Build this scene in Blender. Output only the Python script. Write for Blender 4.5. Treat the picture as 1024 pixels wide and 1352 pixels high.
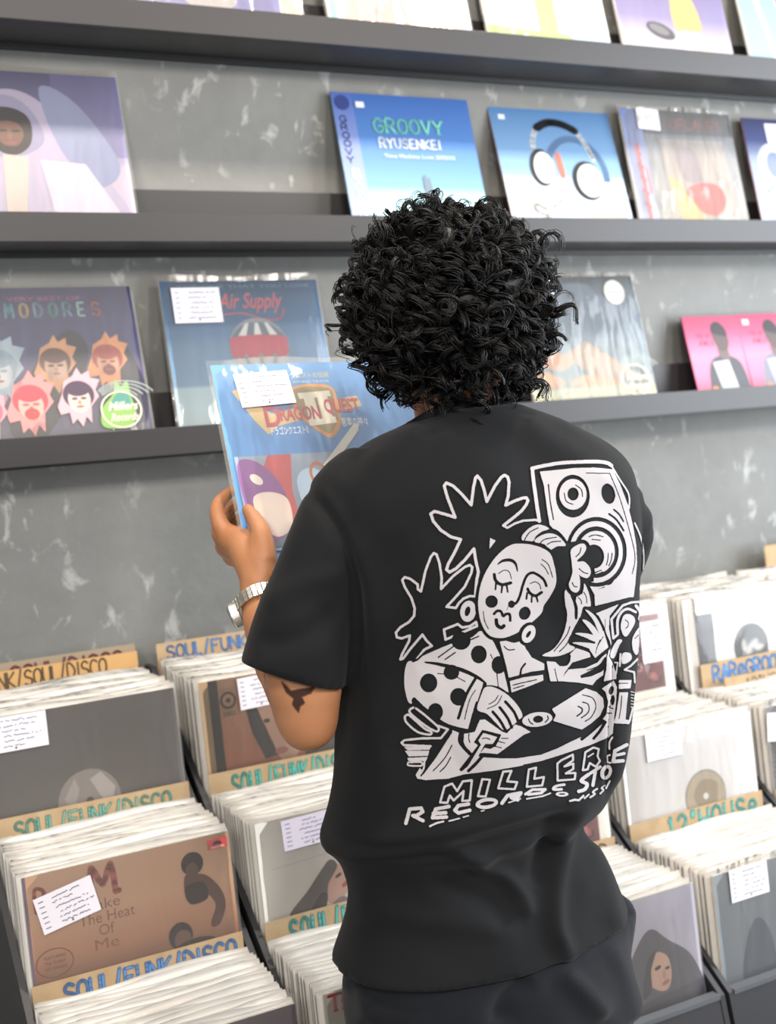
import bpy, bmesh, math, random
import numpy as np
from mathutils import Vector, Matrix
from mathutils.bvhtree import BVHTree

for o in list(bpy.data.objects): bpy.data.objects.remove(o, do_unlink=True)
scene = bpy.context.scene
COL = scene.collection
random.seed(7); rng = np.random.default_rng(7)

# ------------------------------------------------------------------ camera
IW, IH, FPX = 1024, 1352, 1600.0
CR = np.array([0.8887, -0.4540, -0.0647]); CU = np.array([0.0994, 0.0529, 0.9936]); CF = np.array([0.4477, 0.8894, -0.0922])
CF = CF / np.linalg.norm(CF); CR = CR - CF * CR.dot(CF); CR /= np.linalg.norm(CR); CU = np.cross(CR, CF)
CP = np.array([0.0, -2.2549, 1.5])
cam_data = bpy.data.cameras.new('camera'); cam = bpy.data.objects.new('camera', cam_data); COL.objects.link(cam)
m = Matrix.Identity(4)
for i in range(3):
    m[i][0] = CR[i]; m[i][1] = CU[i]; m[i][2] = -CF[i]; m[i][3] = CP[i]
cam.matrix_world = m
cam_data.sensor_fit = 'HORIZONTAL'; cam_data.sensor_width = 36.0; cam_data.lens = FPX / IW * 36.0
cam_data.clip_start = 0.05
cam_data.dof.use_dof = True; cam_data.dof.focus_distance = 1.45; cam_data.dof.aperture_fstop = 6.3
scene.camera = cam

# ------------------------------------------------------------------ view, world, light
vs = scene.view_settings
vs.view_transform = 'Standard'; vs.look = 'None'; vs.gamma = 1.0; vs.exposure = 0.0; vs.use_curve_mapping = False
scene.cycles.transparent_max_bounces = 40
scene.cycles.max_bounces = 8
w = bpy.data.worlds.new('world'); scene.world = w; w.use_nodes = True
w.node_tree.nodes['Background'].inputs[0].default_value = (0.93, 0.96, 1.0, 1)
w.node_tree.nodes['Background'].inputs[1].default_value = 0.5
def area(name, loc, target, size, power, color, size_y=None):
    l = bpy.data.lights.new(name, 'AREA'); l.energy = power; l.color = color; l.size = size
    if size_y: l.shape = 'RECTANGLE'; l.size_y = size_y
    o = bpy.data.objects.new(name, l); COL.objects.link(o); o.location = loc
    o.rotation_euler = (Vector(target) - Vector(loc)).to_track_quat('-Z', 'Y').to_euler()
    return o
# ceiling track lamps: one row close to the record wall, one row further out in the shop
for x in (-0.2, 0.9, 2.0): area('wall_track_lamp', (x, -0.95, 3.3), (x, -0.35, 0.9), 0.16, 27, (1.0, 0.89, 0.77))
for x, e in ((-1.5, 48), (0.2, 50), (2.2, 38)): area('shop_track_lamp', (x, -3.5, 2.7), (x * .4 + .6, -0.4, 0.9), 0.4, e, (1.0, 0.93, 0.86))
# daylight of the shop front, to the right
area('shop_window_light', (3.7, -1.9, 1.8), (1.7, -0.2, 1.1), 1.8, 155, (0.86, 0.93, 1.0), 2.2)
# ------------------------------------------------------------------ helpers
def ray(x, y): return (x - IW / 2) / FPX * CR - (y - IH / 2) / FPX * CU + CF
def at_y(x, y, Y):
    d = ray(x, y); return CP + d * (Y - CP[1]) / d[1]
def at_d(x, y, D): return CP + ray(x, y) * D
def lin(c):
    if isinstance(c, str):
        c = tuple(int(c[i:i + 2], 16) / 255 for i in (0, 2, 4))
    return tuple((v / 12.92 if v <= 0.04045 else ((v + 0.055) / 1.055) ** 2.4) for v in c[:3]) + (1.0,)

_M = {}
def mat(name, color='808080', rough=0.5, spec=0.5, metal=0.0, sheen=0.0, bump=None, vary=None, coat=0.0):
    if name in _M: return _M[name]
    m = bpy.data.materials.new(name); m.use_nodes = True; nt = m.node_tree; b = nt.nodes['Principled BSDF']
    b.inputs['Base Color'].default_value = lin(color); b.inputs['Roughness'].default_value = rough
    b.inputs['Specular IOR Level'].default_value = spec; b.inputs['Metallic'].default_value = metal
    b.inputs['Sheen Weight'].default_value = sheen; b.inputs['Coat Weight'].default_value = coat
    if vary:
        tc = nt.nodes.new('ShaderNodeTexCoord'); n = nt.nodes.new('ShaderNodeTexNoise'); n.inputs['Scale'].default_value = vary[0]; n.inputs['Detail'].default_value = 5
        r = nt.nodes.new('ShaderNodeValToRGB'); r.color_ramp.elements[0].color = lin(vary[1]); r.color_ramp.elements[1].color = lin(vary[2])
        r.color_ramp.elements[0].position = 0.35; r.color_ramp.elements[1].position = 0.65
        nt.links.new(tc.outputs['Object'], n.inputs['Vector']); nt.links.new(n.outputs['Fac'], r.inputs['Fac']); nt.links.new(r.outputs['Color'], b.inputs['Base Color'])
    if bump:
        tc = nt.nodes.new('ShaderNodeTexCoord'); n = nt.nodes.new('ShaderNodeTexNoise'); n.inputs['Scale'].default_value = bump[0]; n.inputs['Detail'].default_value = 4
        bp = nt.nodes.new('ShaderNodeBump'); bp.inputs['Strength'].default_value = bump[1]; bp.inputs['Distance'].default_value = bump[2]
        nt.links.new(tc.outputs['Object'], n.inputs['Vector']); nt.links.new(n.outputs['Fac'], bp.inputs['Height']); nt.links.new(bp.outputs['Normal'], b.inputs['Normal'])
    _M[name] = m; return m

def print_mat(name='printed_ink', rough=0.45, spec=0.35):
    if name in _M: return _M[name]
    m = bpy.data.materials.new(name); m.use_nodes = True; nt = m.node_tree; b = nt.nodes['Principled BSDF']
    a = nt.nodes.new('ShaderNodeAttribute'); a.attribute_name = 'Col'
    nt.links.new(a.outputs['Color'], b.inputs['Base Color']); b.inputs['Roughness'].default_value = rough; b.inputs['Specular IOR Level'].default_value = spec
    _M[name] = m; return m

def plastic_mat(name, haze, rough=0.07, bump=0.15):
    if name in _M: return _M[name]
    m = bpy.data.materials.new(name); m.use_nodes = True; nt = m.node_tree; nt.nodes.remove(nt.nodes['Principled BSDF'])
    out = nt.nodes['Material Output']
    tr = nt.nodes.new('ShaderNodeBsdfTransparent'); gl = nt.nodes.new('ShaderNodeBsdfGlossy'); gl.inputs['Roughness'].default_value = rough
    df = nt.nodes.new('ShaderNodeBsdfDiffuse'); df.inputs['Color'].default_value = (0.92, 0.89, 0.83, 1)
    fr = nt.nodes.new('ShaderNodeFresnel'); fr.inputs['IOR'].default_value = 1.33
    m1 = nt.nodes.new('ShaderNodeMixShader'); m1.inputs[0].default_value = haze
    m2 = nt.nodes.new('ShaderNodeMixShader')
    nt.links.new(tr.outputs[0], m1.inputs[1]); nt.links.new(df.outputs[0], m1.inputs[2])
    nt.links.new(fr.outputs[0], m2.inputs[0]); nt.links.new(m1.outputs[0], m2.inputs[1]); nt.links.new(gl.outputs[0], m2.inputs[2])
    tc = nt.nodes.new('ShaderNodeTexCoord'); mp = nt.nodes.new('ShaderNodeMapping'); mp.inputs['Scale'].default_value = (26, 26, 7)
    n = nt.nodes.new('ShaderNodeTexNoise'); n.inputs['Scale'].default_value = 1.0; n.inputs['Detail'].default_value = 2
    bp = nt.nodes.new('ShaderNodeBump'); bp.inputs['Strength'].default_value = bump; bp.inputs['Distance'].default_value = 0.02
    nt.links.new(tc.outputs['Object'], mp.inputs[0]); nt.links.new(mp.outputs[0], n.inputs['Vector']); nt.links.new(n.outputs['Fac'], bp.inputs['Height'])
    nt.links.new(bp.outputs[0], gl.inputs['Normal']); nt.links.new(bp.outputs[0], fr.inputs['Normal'])
    nt.links.new(m2.outputs[0], out.inputs['Surface'])
    _M[name] = m; return m

def tag(o, label, cat, group=None, kind=None):
    o['label'] = label
    if cat: o['category'] = cat
    if group: o['group'] = group
    if kind: o['kind'] = kind
    return o
def struct(o, label=None):
    o['kind'] = 'structure'
    if label: o['label'] = label
    return o
def empty(name, loc=(0, 0, 0), rot=None):
    o = bpy.data.objects.new(name, None); o.empty_display_size = 0.05; COL.objects.link(o); o.location = loc
    if rot is not None: o.rotation_euler = rot
    return o
def link(name, me, material=None, parent=None):
    o = bpy.data.objects.new(name, me); COL.objects.link(o)
    if material and not me.materials: me.materials.append(material)
    if parent: o.parent = parent
    return o
def mesh(name, V, F, smooth=False, cols=None):
    me = bpy.data.meshes.new(name); me.from_pydata([tuple(v) for v in V], [], [tuple(f) for f in F]); me.update()
    if smooth: me.polygons.foreach_set('use_smooth', [True] * len(me.polygons))
    if cols is not None:
        a = me.color_attributes.new('Col', 'FLOAT_COLOR', 'POINT'); a.data.foreach_set('color', np.asarray(cols, dtype=np.float32).ravel())
    return me
BOXF = [(0, 3, 2, 1), (4, 5, 6, 7), (0, 1, 5, 4), (1, 2, 6, 5), (2, 3, 7, 6), (3, 0, 4, 7)]
def box_vf(x0, x1, y0, y1, z0, z1):
    return [(x0, y0, z0), (x1, y0, z0), (x1, y1, z0), (x0, y1, z0), (x0, y0, z1), (x1, y0, z1), (x1, y1, z1), (x0, y1, z1)], BOXF
def box(name, x0, x1, y0, y1, z0, z1, material, parent=None, bevel=0.0):
    V, F = box_vf(x0, x1, y0, y1, z0, z1); me = mesh(name, V, F)
    if bevel:
        bm = bmesh.new(); bm.from_mesh(me); bmesh.ops.bevel(bm, geom=bm.edges[:], offset=bevel, segments=2, affect='EDGES', profile=0.6); bm.to_mesh(me); bm.free()
    return link(name, me, material, parent)
def prism_x(name, prof, x0, x1, material, parent=None):
    n = len(prof); V = [(x0, p[0], p[1]) for p in prof] + [(x1, p[0], p[1]) for p in prof]
    F = [tuple(range(n)), tuple(range(2 * n - 1, n - 1, -1))] + [(i, i + n, (i + 1) % n + n, (i + 1) % n) for i in range(n)]
    me = mesh(name, V, F); bm = bmesh.new(); bm.from_mesh(me); bmesh.ops.recalc_face_normals(bm, faces=bm.faces[:]); bm.to_mesh(me); bm.free()
    return link(name, me, material, parent)

def crom(P, closed=False, n=6):
    P = [np.array(p, float) for p in P]; N = len(P); out = []
    rngi = range(N) if closed else range(N - 1)
    for i in rngi:
        if closed: a, b, c, d = P[(i - 1) % N], P[i], P[(i + 1) % N], P[(i + 2) % N]
        else: a, b, c, d = P[max(i - 1, 0)], P[i], P[i + 1], P[min(i + 2, N - 1)]
        for k in range(n):
            t = k / n; out.append(0.5 * (2 * b + (c - a) * t + (2 * a - 5 * b + 4 * c - d) * t * t + (3 * b - a - 3 * c + d) * t ** 3))
    if not closed: out.append(P[-1])
    return out

# single-stroke hand lettering, unit cell (x right, y up, cap height 1)
_o = [(.5, 1), (.15, .88), (0, .5), (.12, .13), (.5, 0), (.85, .12), (1, .5), (.87, .88), (.5, 1)]
FONT = {
 'A': [[(0, 0), (.5, 1), (1, 0)], [(.2, .38), (.8, .38)]], 'B': [[(0, 0), (0, 1), (.6, 1), (.85, .8), (.6, .55), (0, .53)], [(.6, .55), (.95, .3), (.7, 0), (0, 0)]],
 'C': [[(.95, .85), (.6, 1), (.2, .9), (0, .5), (.2, .1), (.6, 0), (.95, .15)]], 'D': [[(0, 0), (0, 1), (.55, .95), (.95, .6), (.9, .3), (.5, .02), (0, 0)]],
 'E': [[(.85, 1), (0, 1), (0, 0), (.9, 0)], [(0, .5), (.7, .5)]], 'F': [[(.9, 1), (0, 1), (0, 0)], [(0, .52), (.7, .52)]],
 'G': [[(.95, .85), (.6, 1), (.2, .9), (0, .5), (.2, .08), (.6, 0), (.95, .2), (.95, .45), (.6, .45)]], 'H': [[(0, 0), (0, 1)], [(1, 0), (1, 1)], [(0, .5), (1, .5)]],
 'I': [[(.5, 0), (.5, 1)]], 'J': [[(.9, 1), (.9, .25), (.6, 0), (.2, .1)]], 'K': [[(0, 0), (0, 1)], [(.9, 1), (.05, .45), (.95, 0)]], 'L': [[(0, 1), (0, 0), (.85, 0)]],
 'M': [[(0, 0), (.1, 1), (.5, .35), (.9, 1), (1, 0)]], 'N': [[(0, 0), (0, 1), (.95, 0), (.95, 1)]], 'O': [_o], 'P': [[(0, 0), (0, 1), (.6, 1), (.92, .78), (.6, .5), (0, .48)]],
 'Q': [_o, [(.6, .3), (1, 0)]], 'R': [[(0, 0), (0, 1), (.6, 1), (.9, .78), (.6, .5), (0, .48)], [(.45, .48), (.95, 0)]],
 'S': [[(.92, .86), (.5, 1), (.1, .85), (.12, .6), (.5, .5), (.9, .38), (.9, .12), (.5, 0), (.05, .12)]], 'T': [[(0, 1), (1, 1)], [(.5, 1), (.5, 0)]],
 'U': [[(0, 1), (.02, .25), (.3, 0), (.7, 0), (.95, .25), (.97, 1)]], 'V': [[(0, 1), (.5, 0), (1, 1)]], 'W': [[(0, 1), (.25, 0), (.5, .7), (.75, 0), (1, 1)]],
 'X': [[(0, 0), (1, 1)], [(0, 1), (1, 0)]], 'Y': [[(0, 1), (.5, .5), (1, 1)], [(.5, .5), (.5, 0)]], 'Z': [[(0, 1), (1, 1), (0, 0), (1, 0)]],
 '/': [[(.1, -.1), (.75, 1.1)]], '"': [[(.3, 1.05), (.25, .75)], [(.65, 1.05), (.6, .75)]], '1': [[(.2, .8), (.5, 1), (.5, 0)], [(.2, 0), (.8, 0)]],
 '2': [[(.05, .8), (.4, 1), (.85, .85), (.8, .55), (.05, 0), (.95, 0)]], '7': [[(0, 1), (.95, 1), (.35, 0)]], '0': [_o], '5': [[(.9, 1), (.1, 1), (.1, .55), (.6, .6), (.95, .3), (.6, 0), (.05, .08)]],
 '.': [[(.1, 0), (.1, .06)]], 'e': [[(.1, .4), (.85, .45), (.7, .75), (.3, .75), (.05, .4), (.3, .02), (.85, .15)]], 'i': [[(.5, 0), (.5, .6)], [(.5, .85), (.5, .92)]], ' ': [],
}
NARROW = {'I': .45, '1': .7, '/': .8, '"': .6, '.': .35, 'i': .4, ' ': .6, 'L': .85, 'E': .9}

class Flat:
    """flat print: coloured polygons on the front (-y side) of a panel, u right, v down, in metres; each new mark lies a hair above the last"""
    def __init__(s, w, h, y0=-0.0004, step=0.00010): s.V = []; s.F = []; s.C = []; s.w = w; s.h = h; s.y = y0; s.st = step; s.x0 = -w / 2; s.top = h; s.af = (1, 0, 1, 0); s.gain = 1.0
    def up(s): s.y -= s.st
    def _add(s, pts, cols, faces=None):
        i0 = len(s.V)
        a, b, c, d = s.af
        for (u, v) in pts: s.V.append((s.x0 + (u * a + b) * s.w, s.y, s.top - (v * c + d) * s.h))
        if faces is None: faces = [tuple(range(len(pts)))]
        s.F += [tuple(i0 + k for k in f) for f in faces]
        for q in cols:
            L = .3 * q[0] + .6 * q[1] + .1 * q[2]; s.C.append(tuple((v * .80 + L * .20) * s.gain for v in q[:3]) + (1.0,))
    def poly(s, pts, c, up=True):
        if up: s.up()
        c = lin(c); s._add(pts, [c] * len(pts))
    def blob(s, pts, c, n=5): s.poly(crom(pts, True, n), c)
    def rect(s, u0, v0, u1, v1, c, c2=None, side=False):
        s.up(); a = lin(c); b = lin(c2 or c)
        s._add([(u0, v0), (u0, v1), (u1, v1), (u1, v0)], [a, b, b, a] if not side else [a, a, b, b])
    def grad(s, stops, u0=0, u1=1):
        s.up()
        for (v0, c0), (v1, c1) in zip(stops[:-1], stops[1:]):
            s._add([(u0, v0), (u0, v1), (u1, v1), (u1, v0)], [lin(c0), lin(c1), lin(c1), lin(c0)])
    def ell(s, u, v, ru, rv, c, rot=0, n=26, a0=0, a1=6.2832, c2=None):
        s.up(); P = []
        for k in range(n):
            t = a0 + (a1 - a0) * k / (n if abs(a1 - a0 - 6.2832) < 1e-3 else n - 1); x, y = ru * math.cos(t), rv * math.sin(t)
            P.append((u + x * math.cos(rot) - y * math.sin(rot), v + x * math.sin(rot) + y * math.cos(rot)))
        s._add(P, [lin(c)] * n if not c2 else [lin(tuple(np.array([int(c[i:i+2],16) for i in (0,2,4)])/255*(1-(k%n)/n) + np.array([int(c2[i:i+2],16) for i in (0,2,4)])/255*(k%n)/n)) for k in range(n)])
    def stroke(s, pts, wd, c, up=True, caps=True):
        if up: s.up()
        c = lin(c); A = s.h / s.w
        for i in range(len(pts) - 1):
            (x0, y0), (x1, y1) = pts[i], pts[i + 1]; dx, dy = (x1 - x0), (y1 - y0) * A; L = math.hypot(dx, dy) or 1e-9
            nx, ny = -dy / L * wd / 2, dx / L * wd / 2 / A
            s._add([(x0 + nx, y0 + ny), (x0 - nx, y0 - ny), (x1 - nx, y1 - ny), (x1 + nx, y1 + ny)], [c] * 4)
        if caps:
            for (x, y) in pts:
                s._add([(x + wd / 2 * math.cos(k * 1.0472), y + wd / 2 / A * math.sin(k * 1.0472)) for k in range(6)], [c] * 6)
    def letters(s, txt, u, v, wc, hc, wd, c, gap=0.28, slope=0.0, jit=0.0, serif=False, slant=0.0):
        """hand letters from baseline (u,v); wc,hc = letter cell; returns end u"""
        s.up(); r = random.Random(len(txt) * 31 + int(u * 100))
        for ch in txt:
            k = NARROW.get(ch, 1.0); w_ = wc * k; oy = r.uniform(-jit, jit) * hc
            for st in FONT.get(ch, []):
                st2 = crom(st, False, 3) if len(st) > 4 else st
                P = [(u + p[0] * w_ + slant * p[1] * hc, v - p[1] * hc + oy + slope * (p[0] * w_)) for p in st2]
                s.stroke(P, wd, c, up=False)
                if serif:
                    for q in (P[0], P[-1]):
                        if ch not in 'OCGS': s.stroke([(q[0] - wc * .16, q[1]), (q[0] + wc * .16, q[1])], wd * .7, c, up=False)
            v += slope * (w_ + gap * wc); u += w_ + gap * wc
        return u
    def text(s, txt, u, v, h, c, width=None, shear=0.0, bold=0.0):
        """typeset text with its baseline left end at (u,v); h = cap height in v"""
        s.up(); cu = bpy.data.curves.new('t', 'FONT'); cu.body = txt; cu.size = 1; cu.shear = shear; cu.offset = bold; cu.resolution_u = 3
        ob = bpy.data.objects.new('t', cu); COL.objects.link(ob); dg = bpy.context.evaluated_depsgraph_get(); dg.update()
        me = ob.evaluated_get(dg).to_mesh()
        V = np.array([q.co[:2] for q in me.vertices]).reshape(-1, 2); F = [tuple(p.vertices) for p in me.polygons]
        if len(V):
            sc = h / 0.7; sx = sc * s.h / s.w
            if width: sx = width / max(V[:, 0].max(), 1e-6)
            s._add([(u + a * sx, v - b * sc) for a, b in V], [lin(c)] * len(V), F)
        ob.evaluated_get(dg).to_mesh_clear(); bpy.data.objects.remove(ob); bpy.data.curves.remove(cu)
    def build(s, name, parent, material=None):
        return link(name, mesh(name, s.V, s.F, cols=s.C), material or print_mat(), parent)
# ------------------------------------------------------------------ the room
def concrete():
    m = bpy.data.materials.new('polished_concrete'); m.use_nodes = True; nt = m.node_tree; b = nt.nodes['Principled BSDF']
    tc = nt.nodes.new('ShaderNodeTexCoord')
    def noise(sc, det, rough=0.5, dist=0.0, off=(0, 0, 0), scale=(1, 1, 1)):
        mp = nt.nodes.new('ShaderNodeMapping'); mp.inputs['Location'].default_value = off; mp.inputs['Scale'].default_value = scale
        n = nt.nodes.new('ShaderNodeTexNoise'); n.inputs['Scale'].default_value = sc; n.inputs['Detail'].default_value = det
        n.inputs['Roughness'].default_value = rough; n.inputs['Distortion'].default_value = dist
        nt.links.new(tc.outputs['Object'], mp.inputs[0]); nt.links.new(mp.outputs[0], n.inputs['Vector']); return n
    def ramp(n, p0, p1, c0, c1):
        r = nt.nodes.new('ShaderNodeValToRGB'); r.color_ramp.elements[0].position = p0; r.color_ramp.elements[1].position = p1
        r.color_ramp.elements[0].color = c0; r.color_ramp.elements[1].color = c1; nt.links.new(n.outputs['Fac'], r.inputs['Fac']); return r
    def mix(mode, a, bb, fac):
        x = nt.nodes.new('ShaderNodeMix'); x.data_type = 'RGBA'; x.blend_type = mode
        nt.links.new(a, x.inputs[6]); nt.links.new(bb, x.inputs[7])
        if isinstance(fac, float): x.inputs[0].default_value = fac
        else: nt.links.new(fac, x.inputs[0])
        return x.outputs[2]
    base = ramp(noise(2.2, 6, 0.55), 0.3, 0.72, lin('676764'), lin('81817e'))
    mott = ramp(noise(14, 5, 0.6), 0.35, 0.7, lin('6c6c68'), lin('7d7d79'))
    c = mix('MIX', base.outputs[0], mott.outputs[0], 0.4)
    white = nt.nodes.new('ShaderNodeRGB'); white.outputs[0].default_value = lin('b9b9b5')
    pat = ramp(noise(17, 5, 0.62, 0.5, (3, 0, 1), (1.2, 1, 0.8)), 0.575, 0.66, (0, 0, 0, 1), (1, 1, 1, 1))
    gate = ramp(noise(3.6, 2, 0.5, 0, (7, 0, 2)), 0.40, 0.55, (0, 0, 0, 1), (1, 1, 1, 1))
    k = mix('MULTIPLY', pat.outputs[0], gate.outputs[0], 1.0)
    dim = nt.nodes.new('ShaderNodeMath'); dim.operation = 'MULTIPLY'; dim.inputs[1].default_value = 0.55; nt.links.new(k, dim.inputs[0])
    c = mix('MIX', c, white.outputs[0], dim.outputs[0])
    nt.links.new(c, b.inputs['Base Color']); b.inputs['Roughness'].default_value = 0.55; b.inputs['Specular IOR Level'].default_value = 0.35
    bp = nt.nodes.new('ShaderNodeBump'); bp.inputs['Strength'].default_value = 0.12; bp.inputs['Distance'].default_value = 0.01
    n = noise(40, 4); nt.links.new(n.outputs['Fac'], bp.inputs['Height']); nt.links.new(bp.outputs[0], b.inputs['Normal'])
    return m
struct(box('wall_back', -1.6, 4.4, 0.0, 0.12, 0.0, 3.4, concrete()), 'grey polished concrete wall with chalky white patches')
struct(box('floor', -1.6, 4.4, -3.6, 0.12, -0.05, 0.0, mat('floor_cement', '6f6d69', 0.45, 0.4, vary=(3, '666460', '7a7874'))), 'plain grey cement shop floor')

# picture-ledge shelves: base board, back board, front lip
SHELF_Z = [2.1731, 1.8096, 1.4334]           # where the record sleeves stand
LIP_H, LIP_T, SH_D = 0.0498, 0.016, 0.1474
shelf_m = mat('shelf_laminate', '2c2a2b', 0.42, 0.45, bump=(120, 0.05, 0.002))
for z, lab in zip(SHELF_Z, ['dark grey record ledge at the top of the picture', 'dark grey record ledge level with the top of the head', 'dark grey record ledge above the bins, lowest of the three']):
    t = empty('display_ledge', (1.2, 0, z)); tag(t, lab, 'shelf', 'record ledges on the concrete wall')
    box('base_board', -2.4, 2.9, -SH_D + LIP_T, -0.015, -0.0071, -0.0005, shelf_m, t)
    box('front_lip', -2.4, 2.9, -SH_D, -SH_D + LIP_T, -0.0071, 0.0427, shelf_m, t, bevel=0.0012)
    box('back_board', -2.4, 2.9, -0.015, -0.0005, -0.0158, 0.1078, shelf_m, t, bevel=0.001)
# ------------------------------------------------------------------ record sleeves
clear_m = plastic_mat('clear_sleeve_film', 0.05)
glare_m = plastic_mat('wrinkled_sleeve_film', 0.10, 0.10, 0.5)
def film_mesh(w, h, t, seed, amp=0.0016, n=11, side=0.005, top=0.012):
    """closed flat bag round a sleeve: rippled front and back sheets welded along the rim"""
    r = np.random.default_rng(seed); x0, x1, z0, z1 = -w / 2 - side, w / 2 + side, 0.0, h + top
    a = r.uniform(0, 6.28, 8); k = r.uniform(8, 26, 8)
    V = []; F = []
    def sh(u, v): return amp * (math.sin(k[0] * u * 2.2 + a[0] + 1.5 * v) * .5 + math.sin(k[1] * v + a[1]) * .3 + math.sin(k[2] * (u + v) + a[2]) * .4)
    for sgn, yb in ((-1, -0.0042), (1, t + 0.0022)):
        for j in range(n + 1):
            for i in range(n + 1):
                u, v = i / n, j / n; rim = i in (0, n) or j in (0, n)
                y = t / 2 if rim else yb + sgn * abs(sh(u, v)) * (1 if sgn < 0 else .2)
                zz = z0 + (z1 - z0) * v + (0.0025 * math.sin(k[3] * .6 * u + a[3]) if j == n else 0)
                V.append((x0 + (x1 - x0) * u, y, zz))
    o2 = (n + 1) ** 2
    for j in range(n):
        for i in range(n):
            p = j * (n + 1) + i; F.append((p, p + 1, p + n + 2, p + n + 1)); F.append((o2 + p, o2 + p + n + 1, o2 + p + n + 2, o2 + p + 1))
    return mesh('plastic_sleeve', V, F, smooth=True)
def price_label(parent, w, h, u, v, lw, lh, rot=0.0, tint='d6d2d8', y=-0.0052, lines=6, seed=1):
    """small paper price label stuck to the front, top-left corner at (u,v), with scribbled handwriting"""
    r = random.Random(seed); c, s = math.cos(rot), math.sin(rot); ox, oz = -w / 2 + u * w, h - v * h
    def P(a, b, yy): return (ox + (a * c + b * s), yy, oz - (b * c - a * s))
    V = [P(0, 0, y), P(0, lh, y), P(lw, lh, y), P(lw, 0, y), P(0, 0, y + .0004), P(0, lh, y + .0004), P(lw, lh, y + .0004), P(lw, 0, y + .0004)]
    o = link('price_label', mesh('price_label', V, BOXF), mat('label_' + tint, tint, 0.7, 0.2), parent)
    V = []; F = []; yy = y - 0.00025
    def seg(x0, y0, x1, y1, t):
        i = len(V); dx, dy = x1 - x0, y1 - y0; L = math.hypot(dx, dy) or 1e-9; nx, ny = -dy / L * t / 2, dx / L * t / 2
        V.extend([P(x0 + nx, y0 + ny, yy), P(x0 - nx, y0 - ny, yy), P(x1 - nx, y1 - ny, yy), P(x1 + nx, y1 + ny, yy)]); F.append((i, i + 1, i + 2, i + 3))
    for k in range(lines):
        yb = lh * (0.14 + 0.72 * k / max(1, lines - 1)); seg(lw * .06, yb, lw * .15, yb, lh * .022)
        x = lw * r.uniform(.28, .40); xe = lw * r.uniform(.62, .95)
        while x < xe:
            x2 = x + lw * r.uniform(.02, .05); seg(x, yb + lh * r.uniform(-.03, .02), x2, yb + lh * r.uniform(-.03, .02), lh * .022); x = x2 + (lw * .03 if r.random() < .25 else 0)
    seg(lw * .5, lh * .92, lw * .53, lh * .92, lh * .06)
    link('handwriting', mesh('handwriting', V, F), mat('pen_ink', '4a4a66', 0.8, 0.1), o)
    return o
def make_record(label, loc, lean, w, h, art, group, film=clear_m, yaw=0.0, labels=(), edge='d8d2c8', t=0.0035, seed=0, amp=0.0016, cat='record', mtx=None, name='record_sleeve'):
    root = empty(name, loc, (-lean, 0, yaw)); tag(root, label, cat, group)
    if mtx is not None: root.matrix_world = mtx
    cov = box('cover', -w / 2, w / 2, 0, t, 0, h, mat('card_' + edge, edge, 0.7, 0.25), root)
    fl = Flat(w, h); art(fl); fl.build('cover_print', cov)
    if film: link('plastic_sleeve', film_mesh(w, h, t, seed + 11, amp), film, root)
    for k, L in enumerate(labels): price_label(root, w, h, *L[:4], **dict(L[4] if len(L) > 4 else {}, seed=seed * 7 + k, y=-0.0066 if film else -0.0018))
    return root

def store_seal(f, u, v, r, col, disc=None):
    """round printed seal: rings, circle outline and two lines of script"""
    if disc:
        f.blob([(u - r * 1.0, v + .9 * r), (u - r * .95, v - .1 * r), (u - r * .3, v - .9 * r), (u - .1 * r, v - 1.7 * r), (u + .15 * r, v - 1.3 * r), (u + .5 * r, v - 1.6 * r), (u + .6 * r, v - .7 * r), (u + .7 * r, v + .2 * r), (u + .3 * r, v + .95 * r)], disc)
        f.blob([(u - r * .5, v - .3 * r), (u, v - 1.0 * r), (u + .45 * r, v - .9 * r), (u + .5 * r, v - .2 * r), (u, v)], '4f9a8a')
    for k in range(4):
        rr = r * (1.05 + .2 * k); f.stroke([(u + .1 * r * k + rr * math.cos(a), v - .35 * r - rr * .75 * math.sin(a)) for a in np.linspace(.5, 2.5, 14)], r * .05, 'b9c6c2', caps=False)
    f.stroke([(u + r * math.cos(a), v + r * math.sin(a)) for a in np.linspace(0, 6.2832, 30)], r * .07, col, caps=False)
    f.text('Millers', u - .68 * r, v + .02 * r, r * .46, col, width=1.55 * r, shear=.35, bold=.012); f.text('Records', u - .62 * r, v + .62 * r, r * .42, col, width=1.45 * r, shear=.35, bold=.012)
def head(f, u, v, s, skin, hair, patch=None, beard=None, shades=None):
    if patch: f.poly([(u + s * a, v + s * b) for a, b in [(-1.2, .4), (-.9, -.3), (-.7, -1.1), (-.2, -1.4), (.1, -1.9), (.3, -1.45), (.75, -1.7), (.75, -1.25), (1.25, -1.1), (.95, -.5), (1.1, -.1), (.6, .5), (.5, 1.5), (.25, 1.1), (0, 1.7), (-.25, 1.2), (-.55, 1.5), (-.6, .8), (-1.1, .9)]], patch)
    f.ell(u, v - .25 * s, .85 * s, .85 * s, hair); f.ell(u, v + .05 * s, .6 * s, .8 * s, skin)
    f.ell(u, v - .55 * s, .62 * s, .4 * s, hair)
    if beard: f.ell(u, v + .5 * s, .36 * s, .32 * s, beard)
    f.ell(u - .24 * s, v - .02 * s, .17 * s, .08 * s, shades or hair); f.ell(u + .24 * s, v - .02 * s, .17 * s, .08 * s, shades or hair)
    f.ell(u, v + .22 * s, .09 * s, .13 * s, beard or 'b98a70'); f.ell(u, v + .47 * s, .22 * s, .06 * s, 'a5635a')

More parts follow.
